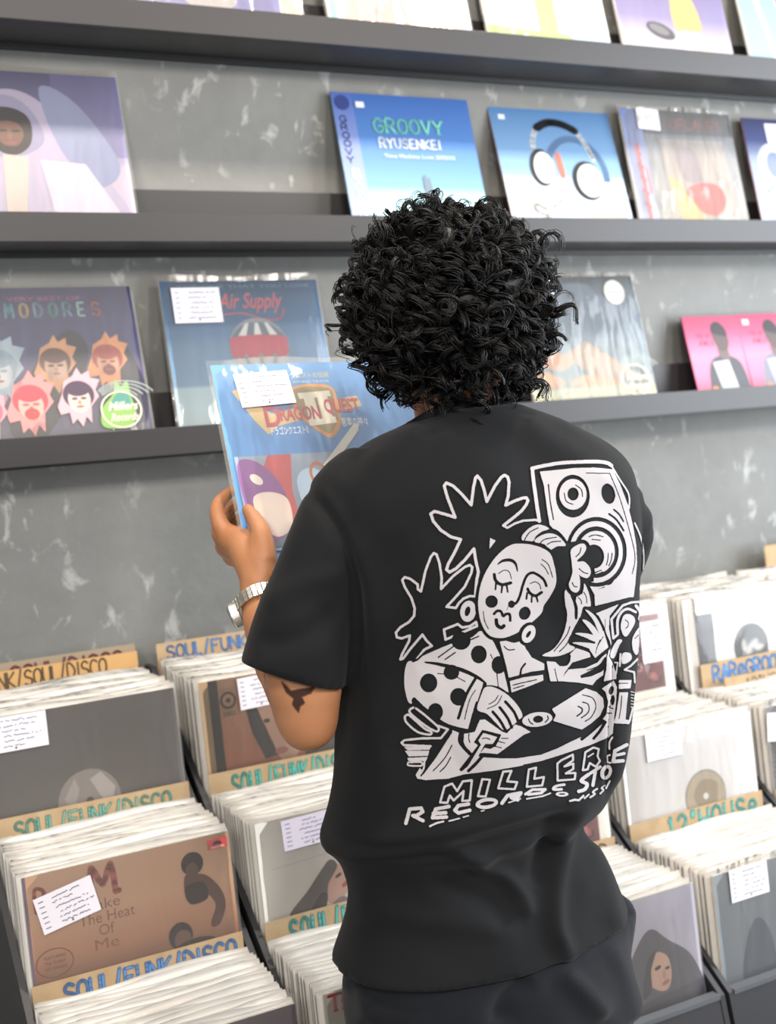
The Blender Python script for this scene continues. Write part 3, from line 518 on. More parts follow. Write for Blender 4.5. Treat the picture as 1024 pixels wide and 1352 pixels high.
def bag_mesh(t, seed):
    """bag film: top strip standing above the card, slightly wavy, and the side rim"""
    r = np.random.default_rng(seed); n = 12; V = []; F = []; a = r.uniform(0, 6.28, 3)
    for k in range(n + 1):
        u = k / n; x = -RW / 2 - .004 + (RW + .008) * u; wv = .0016 * math.sin(u * 11 + a[0]) + .001 * math.sin(u * 29 + a[1]); tz = .322 + .003 * math.sin(u * 7 + a[2])
        V += [(x, -.0012, 0.0), (x, -.0012 + wv * .3, .313), (x, t * .5 + wv, tz), (x, t + .0012 + wv * .3, .313), (x, t + .0012, 0.0)]
    for k in range(n):
        for j in range(4): p = k * 5 + j; F.append((p, p + 5, p + 6, p + 1))
    for k in (0, n): p = k * 5; F.append((p, p + 1, p + 2, p + 3, p + 4))
    me = mesh('plastic_sleeve', V, F, smooth=True); me.materials.append(frost_m); return me
bags = [[bag_mesh(t, 50 + k + int(t * 1e5)) for k in range(3)] for t in (0.006, 0.0075, 0.009)]
front_objs = {}
for r, (yb, yf, zt) in enumerate(ROW):
    for c, b in enumerate(BX):
        zb = zt - 0.312 * math.cos(LEANB); art, lab, labs, px = FRONT[(r, c)]
        n = NB[r] if not (c == 2 and r < 2) else 7
        if (r == 2 and c == 4) or c == 5: n = 7
        xc = b + 0.1735; yfc = yf
        if px is not None:
            P = at_y(px[0], px[1], yf)
            xc = P[0] + RW / 2 if (r, c) not in ((0, 0),) else P[0] - RW / 2
            xc = min(max(xc, b + .012 + RW / 2 + .006), b + .335 - RW / 2 - .006)
        lo, hi = b + .012 + RW / 2 + .0055, b + .335 - RW / 2 - .0055
        drop = math.sin(LEANB) * 0.312
        fr = make_record(lab, (xc, yf - drop, zb + .010), LEANB, RW, 0.312, art, 'records at the front of the bins', seed=r * 5 + c + 30, labels=labs, amp=.001); front_objs[(r, c)] = fr
        for k in range(n):
            s = k / (n - 1); y = yf + 0.012 + (yb - yf - 0.016) * s ** 1.0; ti = int(rng.integers(0, 3)); t = (0.006, 0.0075, 0.009)[ti]
            col = PAL[int(rng.integers(0, len(PAL)))] if not (k > n - 4) else PAL[int(rng.integers(0, 4))]
            o = bpy.data.objects.new('record_sleeve', back_mesh(col, t)); COL.objects.link(o)
            o.location = (min(max(xc + float(rng.uniform(-.006, .006)), lo), hi), y - drop, zb + float(rng.uniform(-.0008, .006))); o.rotation_euler = (-LEANB, 0, 0)
            tag(o, 'bagged record, %s behind the %s' % (ORD[k], SHORT[(r, c)]), 'record', 'records packed in the %s bin of the %s' % (rowname[r], colname[c]))
            bg = bpy.data.objects.new('plastic_sleeve', bags[ti][int(rng.integers(0, 3))]); COL.objects.link(bg); bg.parent = o

# ---- kraft divider cards with marker lettering
card_m = mat('kraft_card', 'a48d6e', 0.8, 0.15, vary=(30, '9e8768', 'aa9374'))
def card(label, r, c, w, top, dy, txt, col, line, lw, lh, u0, v0, wd, off=0.0, tint=None, gap=.28, slope=0.0, xl=None, slant=0.0):
    yb, yf, zt = ROW[r]; zb = zt - 0.312 * math.cos(LEANB); h = (top - zb) / math.cos(LEANB); drop = math.sin(LEANB) * h
    root = empty('divider_card', ((xl + w / 2) if xl is not None else BX[c] + 0.1735 + off, yb + dy - drop, zb), (-LEANB, 0, 0)); tag(root, label, 'divider card', 'kraft divider cards of the bins')
    bd = box('card', -w / 2, w / 2, 0, 0.0016, 0, h, tint or card_m, root)
    if txt:
        v0 *= .80; lh *= .86; f = Flat(w, h); ends = f.letters(txt, u0, v0, lw, lh, wd * 1.55, line, gap=gap, slope=slope, slant=slant); f.y -= .0003; f.letters(txt, u0, v0, lw, lh, wd, col, gap=gap, slope=slope, slant=slant); f.build('lettering', root)
    return root
tan2 = mat('kraft_card_orange', 'b38f60', 0.8, 0.15); grey_c = mat('kraft_card_grey', '8c7e6a', 0.8, 0.15)
card('greyish kraft card with cut-off red lettering, furthest left by the wall', 0, 0, .315, 1.078, .034, 'SOUL/DISCO', '7a3038', '40282c', .055, .09, .28, .128, .010, tint=grey_c)
card('orange kraft card lettered FUNK/SOUL/DISCO in black by the wall', 0, 0, .315, 1.066, .022, '7" FUNK/SOUL/DISCO', '55482c', '3a3226', .042, .09, -.02, .112, .007, tint=tan2, gap=.22)
card('kraft card lettered SOUL in blue, beside the black sleeve', 0, 1, .320, 1.074, .016, 'SOUL/FUNK/DISCO', '4a78b4', '34486c', .045, .075, .06, .105, .009, gap=.3)
card('plain kraft card by the wall at the right picture edge', 0, 5, .21, 1.088, .016, None, '', '', 0, 0, 0, 0, 0, xl=2.118)
card('kraft card lettered SOUL/FUNK/DISCO in light teal in the leftmost rack', 1, 0, .318, .884, .012, 'SOUL/FUNK/DISCO', '5f9c88', '3f5f5c', .044, .085, .10, .125, .010, gap=.30)
card('kraft card with tall teal SOUL/FUNK lettering below the elbow', 1, 1, .318, .887, .012, 'SOUL/FUNK/DISCO', '3aa898', '3c6c68', .036, .110, .13, .150, .011, gap=.45)
card('kraft card in the middle bin behind the person', 1, 2, .318, .886, .012, None, '', '', 0, 0, 0, 0, 0)
card('kraft card lettered RAREGROOVE in blue by the right edge', 1, 4, .318, .905, .012, 'RAReGROOVe', '3f86c8', '3c5c88', .058, .10, .10, .135, .014, gap=.24, xl=1.684)
card('small kraft card lettered 12" H in black by the right edge', 1, 4, .26, .876, -.016, '12"HOUSE', '5c5448', '4c463c', .06, .085, .22, .125, .006, xl=1.735 - .012)
card('kraft card lettered SOUL/FUNK/DISCO in blue below the brown M record', 2, 0, .316, .706, .012, 'SOUL/FUNK/DISCO', '4a7fb8', '37507c', .046, .088, .14, .125, .011, gap=.28)
card('kraft card with teal letters SOUL below the drawn woman record', 2, 1, .318, .709, .012, 'SOUL/FUNK', '3aa49c', '3c6868', .040, .12, .13, .155, .012, gap=.5)
card('kraft card with a dark dot, half hidden behind the trousers', 2, 2, .318, .696, .012, 'RnB HIPHOP', '5c5448', '4c463c', .05, .08, .36, .12, .008)
card('kraft card with teal letters ending OP, right of the trousers', 2, 2, .318, .674, -.018, 'HIP HOP', '3aa49c', '3c6868', .075, .10, .10, .125, .014)
card('kraft card lettered 12" HOUSE in teal in the nearest right bin', 2, 3, .318, .708, .012, '12"HOUSe', '3aa49c', '3c6868', .065, .12, .27, .150, .014, gap=.45)
card('kraft card in the nearest bin at the right picture edge', 2, 4, .318, .70, .012, None, '', '', 0, 0, 0, 0, 0)
# ------------------------------------------------------------------ the person
def tube(pts, radii, n=16, cap=True, hint=(0, 0, 1)):
    """loft of ellipses (radius or (r_side, r_hint)) along a path, rounded caps"""
    P = [np.array(p, float) for p in pts]; R = [(r, r) if np.isscalar(r) else r for r in radii]; m_ = len(P); V = []; F = []
    T = []
    for i in range(m_):
        t = P[min(i + 1, m_ - 1)] - P[max(i - 1, 0)]; T.append(t / (np.linalg.norm(t) + 1e-9))
    rows = []
    def addring(c, t, rr):
        h = np.array(hint, float); s = np.cross(t, h)
        if np.linalg.norm(s) < 1e-3: s = np.cross(t, (1, 0, 0))
        s /= np.linalg.norm(s); h = np.cross(s, t); i0 = len(V)
        for k in range(n):
            a = 2 * math.pi * k / n; V.append(c + s * rr[0] * math.cos(a) + h * rr[1] * math.sin(a))
        rows.append(i0)
    if cap:
        for q in (0.98, 0.75, 0.4): addring(P[0] - T[0] * min(R[0]) * q, T[0], tuple(x * math.sqrt(1 - q * q) for x in R[0]))
    for i in range(m_): addring(P[i], T[i], R[i])
    if cap:
        for q in (0.4, 0.75, 0.98): addring(P[-1] + T[-1] * min(R[-1]) * q, T[-1], tuple(x * math.sqrt(1 - q * q) for x in R[-1]))
    for a, b in zip(rows[:-1], rows[1:]):
        for k in range(n): F.append((a + k, a + (k + 1) % n, b + (k + 1) % n, b + k))
    F.append(tuple(rows[0] + k for k in range(n))[::-1]); F.append(tuple(rows[-1] + k for k in range(n)))
    return V, F
def smooth_path(pts, radii, n=4):
    q = crom([tuple(p) + ((r, r) if np.isscalar(r) else tuple(r)) for p, r in zip(pts, radii)], False, n)
    return [x[:3] for x in q], [tuple(x[3:5]) for x in q]
def ellipsoid(c, ax, r, nu=20, nv=14):
    """ax: 3 unit axes, r: 3 radii"""
    V = []; F = []; c = np.array(c); ax = [np.array(a) for a in ax]
    for j in range(nv + 1):
        ph = math.pi * (j + (0.02 if j == 0 else -0.02 if j == nv else 0)) / nv
        for i in range(nu):
            th = 2 * math.pi * i / nu; V.append(c + ax[0] * r[0] * math.sin(ph) * math.cos(th) + ax[1] * r[1] * math.sin(ph) * math.sin(th) + ax[2] * r[2] * math.cos(ph))
    for j in range(nv):
        for i in range(nu): F.append((j * nu + i, (j + 1) * nu + i, (j + 1) * nu + (i + 1) % nu, j * nu + (i + 1) % nu))
    F.append(tuple(range(nu))); F.append(tuple(nv * nu + i for i in range(nu))[::-1])
    return V, F
def loft(rings):
    V = []; F = []; n = len(rings[0])
    for r in rings: V += list(r)
    for j in range(len(rings) - 1):
        for i in range(n): a = j * n; b = a + n; F.append((a + i, a + (i + 1) % n, b + (i + 1) % n, b + i))
    F.append(tuple(range(n))[::-1]); F.append(tuple((len(rings) - 1) * n + i for i in range(n)))
    return V, F
def fuse(name, parts, voxel, smooth_it):
    """one continuous surface out of overlapping closed pieces"""
    V = []; F = []
    for v, f in parts:
        i0 = len(V); V += [tuple(p) for p in v]; F += [tuple(i0 + k for k in q) for q in f]
    me = mesh(name, V, F); bm = bmesh.new(); bm.from_mesh(me); bmesh.ops.recalc_face_normals(bm, faces=bm.faces[:]); bm.to_mesh(me); bm.free()
    ob = bpy.data.objects.new('tmp', me); COL.objects.link(ob)
    m_ = ob.modifiers.new('r', 'REMESH'); m_.mode = 'VOXEL'; m_.voxel_size = voxel
    if smooth_it: s = ob.modifiers.new('s', 'SMOOTH'); s.iterations = smooth_it; s.factor = 0.5
    dg = bpy.context.evaluated_depsgraph_get(); dg.update(); out = bpy.data.meshes.new_from_object(ob.evaluated_get(dg)); out.name = name
    bpy.data.objects.remove(ob); bpy.data.meshes.remove(me); out.polygons.foreach_set('use_smooth', [True] * len(out.polygons)); return out
def co(me):
    a = np.empty(len(me.vertices) * 3); me.vertices.foreach_get('co', a); return a.reshape(-1, 3)
def nrm(me):
    a = np.empty(len(me.vertices) * 3); me.vertices.foreach_get('normal', a); return a.reshape(-1, 3)
def setco(me, A): me.vertices.foreach_set('co', A.ravel()); me.update()
def to_px(A):
    d = A - CP; z = d @ CF; return np.stack([IW / 2 + FPX * (d @ CR) / z, IH / 2 - FPX * (d @ CU) / z], 1)

PERSON = np.array([0.765, -0.985]); FH = np.array([CF[0], CF[1], 0]); FH /= np.linalg.norm(FH); YAW = math.atan2(FH[0], FH[1])
def body_ring(y, xl, xr, k, grow=0.0, n=56, ex=2.35, dy=0.0):
    mid = (xl + xr) / 2; d = ray(mid, y); D = np.dot(np.array([PERSON[0], PERSON[1], 0]) - CP * [1, 1, 0], FH) / np.dot(d * [1, 1, 0], FH)
    c = CP + d * D; w_ = (xr - xl) / 2 * D / FPX; a = w_ / math.sqrt(math.cos(YAW) ** 2 + (k * math.sin(YAW)) ** 2) + grow; b = k * a + grow * (1 - k)
    R = []
    for i in range(n):
        t = 2 * math.pi * i / n; cs, sn = math.cos(t), math.sin(t)
        R.append(c + np.array([a * math.copysign(abs(cs) ** (2 / ex), cs), b * math.copysign(abs(sn) ** (2 / ex), sn) + dy, 0]))
    return R
SHIRT = [(537, 576, 680, .85), (551, 542, 712, .72), (569, 500, 760, .62), (596, 456, 806, .57), (632, 432, 838, .55), (680, 428, 850, .56), (740, 432, 852, .58), (820, 440, 848, .60), (900, 448, 843, .62), (970, 446, 834, .63),
         (1020, 440, 824, .64), (1052, 434, 812, .65), (1074, 430, 800, .66), (1088, 430, 790, .66), (1100, 437, 774, .62), (1118, 450, 772, .59), (1142, 461, 784, .58), (1170, 462, 800, .60), (1198, 454, 815, .63), (1226, 445, 828, .64), (1232, 445, 830, .64)]
sh = crom([np.array(s_, float) for s_ in SHIRT], False, 4)
torso = [body_ring(*s_) for s_ in sh]
def px3(*L): return [at_d(x, y, d) for x, y, d in L]
sl_p, sl_r = smooth_path(px3((498, 640, 1.44), (470, 668, 1.425), (434, 742, 1.405), (406, 822, 1.395), (386, 893, 1.39)), [.055, .061, .056, .060, .0625])
sr_p, sr_r = smooth_path(px3((770, 640, 1.57), (801, 690, 1.58), (792, 745, 1.64), (770, 800, 1.70)), [.055, .058, .058, .060])
shirt_me = fuse('t_shirt', [loft(torso), tube(sl_p, sl_r, 24, cap=False), tube(sr_p, sr_r, 24, cap=False)], 0.0045, 5)

FOLDS = [([(779, 1068), (748, 1097), (735, 1160), (733, 1225), (757, 1272)], 13, .009), ([(760, 1075), (720, 1120), (708, 1170)], 12, -.006), ([(575, 1117), (650, 1146), (687, 1182), (697, 1215)], 11, .007), ([(560, 1160), (640, 1190), (670, 1225)], 14, -.004),
         ([(428, 1132), (500, 1142), (600, 1128), (700, 1098), (782, 1078)], 16, -.009), ([(430, 1100), (520, 1108), (620, 1092), (720, 1064), (795, 1046)], 18, .008), ([(398, 640), (440, 690), (468, 760), (472, 830), (468, 890)], 9, -.006), ([(455, 700), (490, 780), (500, 900), (480, 1010)], 20, .005),
         ([(520, 700), (528, 850), (505, 1010)], 24, -.004), ([(560, 560), (500, 610), (440, 650)], 20, .003), ([(815, 860), (808, 940), (804, 1000), (799, 1052)], 5, -.006), ([(800, 850), (797, 940), (792, 1040)], 7, .004), ([(826, 900), (822, 980), (812, 1040)], 7, .003),
         ([(690, 560), (760, 600), (820, 650)], 16, .003), ([(600, 1000), (680, 960), (780, 920)], 30, .003), ([(560, 900), (640, 850), (760, 800)], 34, -.003), ([(345, 800), (400, 770), (460, 760)], 16, .003), ([(340, 850), (400, 840), (450, 800)], 16, -.003), ([(455, 1190), (560, 1215), (690, 1230)], 18, .004), ([(780, 1110), (800, 1160), (815, 1230)], 12, .005)]
def fold(me, folds, noise_amp=0.0012):
    A = co(me); N = nrm(me); P = to_px(A); face = (N @ CF) < 0.35; dsp = np.zeros(len(A))
    for pl, wd, amp in folds:
        pl = crom(pl, False, 5); best = np.full(len(A), 1e9); tt = np.zeros(len(A)); ns = len(pl) - 1
        for i in range(ns):
            a, b = pl[i], pl[i + 1]; ab = b - a; t = np.clip(((P - a) @ ab) / (ab @ ab), 0, 1); d = np.linalg.norm(P - a - t[:, None] * ab, axis=1)
            u = d < best; best[u] = d[u]; tt[u] = (i + t[u]) / ns
        dsp += 1.3 * amp * np.exp(-(best / wd) ** 2) * np.clip(np.minimum(tt, 1 - tt) * 5 + .15, 0, 1) * face
    x, y, z = A.T
    dsp += noise_amp * (np.sin(31 * x + 17 * z + 3 * np.sin(9 * z)) + .7 * np.sin(53 * z - 23 * x + 13 * y) + .5 * np.sin(71 * x + 40 * y + 31 * z))
    setco(me, A + N * dsp[:, None])
fold(shirt_me, FOLDS)

person = empty('person', (PERSON[0], PERSON[1], 0)); tag(person, 'person with dark curly hair in black printed T-shirt, seen from behind, reading a record', 'person')
PI_ = Matrix.Translation((-PERSON[0], -PERSON[1], 0))
def part(name, me, material, parent=None, smooth=False):
    if parent is None: me.transform(PI_)
    o = link(name, me, material, parent or person); return o
def fabric(name, col, col2, sheen):
    m_ = mat(name, col, 0.8, 0.14, sheen=sheen, vary=(7, col, col2)); nt = m_.node_tree; b = nt.nodes['Principled BSDF']
    tc = nt.nodes.new('ShaderNodeTexCoord'); n_ = nt.nodes.new('ShaderNodeTexNoise'); n_.inputs['Scale'].default_value = 700; bp = nt.nodes.new('ShaderNodeBump'); bp.inputs['Strength'].default_value = .12; bp.inputs['Distance'].default_value = .001
    nt.links.new(tc.outputs['Object'], n_.inputs['Vector']); nt.links.new(n_.outputs['Fac'], bp.inputs['Height']); nt.links.new(bp.outputs[0], b.inputs['Normal']); return m_
shirt_m = fabric('black_jersey', '121315', '161719', 0.05); trouser_m = fabric('black_twill', '121418', '191b20', 0.07)

# --- held record frame (left edge leans away from the reader)
rTL, rBL = at_d(277.6, 484, 1.70), at_d(329, 745, 1.56); rdn = (rBL - rTL) / np.linalg.norm(rBL - rTL)
nn = np.cross(ray(277.6, 484), ray(482.7, 478)); rw = np.cross(nn, rdn); rw /= np.linalg.norm(rw)
if rw @ CR < 0: rw = -rw
rup = -rdn; rback = np.cross(rup, rw); rback = rback if rback @ CF > 0 else -rback
RS = 0.315; rC = rTL + rw * RS / 2 + rdn * RS / 2
# --- left arm and hand, right arm mirrored on the record
wrist = at_d(344, 792, 1.545)
HAND = {
 'palm': [((343, 770, 1.55), .024), ((336, 745, 1.565), .026), ((322, 722, 1.585), .024), ((306, 712, 1.60), .020)],
 'palm2': [((347, 765, 1.55), .022), ((345, 738, 1.555), .021), ((343, 715, 1.56), .016)],
 'thumb': [((349, 738, 1.55), .017), ((346, 708, 1.556), .0135), ((337, 688, 1.570), .0115), ((327, 673, 1.577), .0085)],
 'index': [((300, 708, 1.60), .014), ((289, 688, 1.612), .0115), ((287, 668, 1.635), .0098), ((298, 654, 1.650), .0088), ((310, 646, 1.655), .0075)],
 'middle': [((304, 716, 1.61), .014), ((290, 706, 1.635), .0115), ((292, 684, 1.665), .0098), ((305, 670, 1.675), .0088), ((318, 664, 1.678), .0075)],
 'ring': [((310, 728, 1.61), .014), ((294, 722, 1.648), .0112), ((299, 699, 1.678), .0095), ((312, 687, 1.686), .0085), ((324, 682, 1.688), .0072)],
 'little': [((318, 738, 1.61), .013), ((303, 736, 1.655), .0100), ((309, 716, 1.683), .0085), ((320, 706, 1.69), .0076), ((330, 702, 1.69), .0065)]}
def mirror(p): p = np.array(p); return p - 2 * ((p - rC) @ rw) * rw
arm_parts = []; hand_parts = []
la_p, la_r = smooth_path([at_d(470, 668, 1.425), at_d(432, 760, 1.405), at_d(404, 870, 1.395), at_d(402, 915, 1.392), at_d(406, 953, 1.395)], [.052, .047, .0465, .0455, .0375])
arm_parts.append(tube(la_p, la_r, 20))
fa_p, fa_r = smooth_path([at_d(404, 950, 1.395), at_d(393, 920, 1.43), at_d(374, 870, 1.475), at_d(355, 825, 1.52), wrist, at_d(342, 772, 1.552)], [.033, .036, .037, .032, (.026, .024), (.025, .024)])
arm_parts.append(tube(fa_p, fa_r, 20))
for key, ch in HAND.items():
    P_ = [at_d(*c_) for c_, _ in ch]; R_ = [r_ for _, r_ in ch]; p2, r2 = smooth_path(P_, R_, 4)
    arm_parts.append(tube(p2, r2, 14)); arm_parts.append(tube([mirror(q) for q in p2], r2, 14))
rwrist = mirror(wrist); rsh = np.array(sr_p[3]); relb = rsh * .5 + rwrist * .5 + np.array([.06, -.02, -.16])
a_p, a_r = smooth_path([rsh, (rsh + relb) / 2 + np.array([.01, 0, 0]), relb], [.05, .046, .041]); arm_parts.append(tube(a_p, a_r, 18))
a_p, a_r = smooth_path([relb, (relb + rwrist) / 2, rwrist, mirror(at_d(342, 772, 1.552))], [.041, .038, .026, .025]); arm_parts.append(tube(a_p, a_r, 18))

# --- head
hc = at_d(588, 428, 1.49); gaze = rC - hc; gaze[2] *= .55; hf = gaze / np.linalg.norm(gaze); hl = np.cross((0, 0, 1), hf); hl /= np.linalg.norm(hl); hu = np.cross(hf, hl)
def H(f_, l_, u_): return hc + hf * f_ + hl * l_ + hu * u_
AX = (hl, hf, hu); neck0 = at_d(608, 585, 1.50)
head_parts = [ellipsoid(H(-.012, 0, .02), AX, (.074, .092, .090)), ellipsoid(H(.022, 0, -.035), AX, (.062, .066, .078)), ellipsoid(H(.052, 0, -.088), AX, (.036, .034, .028)),
              ellipsoid(H(.078, 0, .020), AX, (.048, .016, .012)), ellipsoid(H(.094, 0, -.012), AX, (.010, .016, .024)), ellipsoid(H(.104, 0, -.028), AX, (.014, .013, .011)),
              ellipsoid(H(.086, 0, -.060), AX, (.023, .010, .007)), ellipsoid(H(.084, 0, -.070), AX, (.019, .010, .007)), ellipsoid(H(.06, .042, -.03), AX, (.022, .024, .024)), ellipsoid(H(.06, -.042, -.03), AX, (.022, .024, .024))]
for s_ in (-1, 1): head_parts += [ellipsoid(H(-.008, s_ * .076, -.008), AX, (.009, .018, .031)), ellipsoid(H(-.002, s_ * .074, -.034), AX, (.006, .009, .010))]
np_, nr_ = smooth_path([at_d(612, 640, 1.50), neck0, at_d(594, 530, 1.50), H(-.015, 0, -.05)], [.075, .062, .0600, .058]); neck = tube(np_, nr_, 22)
inner = [body_ring(y, xl + 22, xr - 22, k * .94) for (y, xl, xr, k) in SHIRT[2:11]] + [body_ring(1100, 490, 740, .5), body_ring(1160, 500, 740, .48), body_ring(1230, 500, 770, .5), body_ring(1290, 490, 800, .56), body_ring(1352, 490, 810, .58)]
hipL, hipR = np.array([.672, -.985, .80]), np.array([.862, -.965, .80]); ankL, ankR = np.array([.655, -1.0, .09]), np.array([.885, -.97, .09])
legs = []
for hp, an in ((hipL, ankL), (hipR, ankR)):
    kn = (hp + an) / 2 + np.array([0, .03, .03]); p_, r_ = smooth_path([hp, kn, an], [.078, .055, .040]); legs.append(tube(p_, r_, 18)); legs.append(tube([an + np.array([0, -.03, -.035]), an + np.array([0, .06, -.045]), an + np.array([0, .14, -.055])], [.036, .038, .026], 14))
body_me = fuse('body', [loft(inner), neck] + head_parts + arm_parts + legs, 0.0034, 4)
def skin():
    m_ = mat('skin', 'a87350', 0.5, 0.35, vary=(9, 'a06b48', 'b07c58'), bump=(260, 0.12, 0.002)); b = m_.node_tree.nodes['Principled BSDF']
    b.inputs['Subsurface Weight'].default_value = 0.12; b.inputs['Subsurface Radius'].default_value = (.01, .004, .002); b.inputs['Subsurface Scale'].default_value = 0.6; return m_
def relax(me, centre, rad, it):
    bm = bmesh.new(); bm.from_mesh(me); c_ = Vector(centre); vs_ = [v for v in bm.verts if (v.co - c_).length < rad]
    for _ in range(it): bmesh.ops.smooth_vert(bm, verts=vs_, factor=0.5, use_axis_x=True, use_axis_y=True, use_axis_z=True)
    bm.to_mesh(me); bm.free()
relax(body_me, at_d(396, 925, 1.40), .085, 60)
body = part('body', body_me.copy(), skin())
for s_ in (-1, 1):
    v_, f_ = ellipsoid(H(.076, s_ * .031, -.004), AX, (.0125, .0125, .0125), 14, 10); part('eye', mesh('eye', v_, f_, True), mat('eye_white', 'e8e4de', .2, .5))
shirt = part('t_shirt', shirt_me.copy(), shirt_m)
# collar band lying round the neck opening
cp_, cr_ = [], []
cpts = [at_d(x, y, d) for x, y, d in ((524, 582, 1.47), (552, 560, 1.447), (592, 540, 1.437), (632, 533, 1.45), (666, 538, 1.48), (684, 552, 1.52), (660, 566, 1.565), (600, 590, 1.59), (545, 590, 1.54))]
cl = crom(cpts, True, 6); cl.append(cl[0]); v_, f_ = tube(cl, [(.004, .009)] * len(cl), 10, cap=False); part('collar', mesh('collar', [Vector(q) for q in v_], f_, True), fabric('black_rib', '121315', '161719', .03))

# --- trousers and shoes
tr = [body_ring(1175, 474, 796, .60), body_ring(1220, 462, 818, .62), body_ring(1262, 458, 832, .63), body_ring(1305, 461, 840, .63), body_ring(1352, 464, 847, .62)]
tl = []
for hp, an in ((hipL, ankL), (hipR, ankR)):
    kn = (hp + an) / 2 + np.array([0, .03, .03]); p_, r_ = smooth_path([hp + np.array([0, 0, .02]), kn, an + np.array([0, 0, .0])], [.098, .088, .078]); tl.append(tube(p_, r_, 22, cap=False))
tr_me = fuse('trousers', [loft(tr[::-1])] + tl, 0.006, 4)
fold(tr_me, [([(700, 1290), (668, 1320), (660, 1352)], 14, -.008), ([(740, 1280), (770, 1310), (800, 1345)], 14, .007), ([(480, 1290), (490, 1352)], 16, .005), ([(800, 1240), (830, 1300), (838, 1352)], 12, .004)], .0015)
part('trousers', tr_me.copy(), trouser_m)
for an in (ankL, ankR):
    v1, f1 = tube([an + np.array([0, -.045, -.038]), an + np.array([0, .05, -.042]), an + np.array([0, .15, -.052])], [(.043, .046), (.048, .042), (.036, .030)], 20, hint=(0, 0, 1))
    so = part('shoe', fuse('shoe', [(v1, f1)], .005, 2), mat('shoe_leather', '232326', .5, .4))
    v2 = [np.array([x, y, z]) for z in (.002, .022) for x, y in [(an[0] + .052 * math.cos(t) * (1 if math.sin(t) < 0 else .92), an[1] + .05 + .135 * math.sin(t)) for t in np.linspace(0, 2 * math.pi, 25)[:-1]]]
    n_ = 24; me_ = mesh('sole', v2, [tuple(range(n_))[::-1], tuple(range(n_, 2 * n_))] + [(i, (i + 1) % n_, (i + 1) % n_ + n_, i + n_) for i in range(n_)]); me_.transform(PI_); o_ = link('sole', me_, mat('rubber_sole', 'c9c5bd', .7, .3), so)

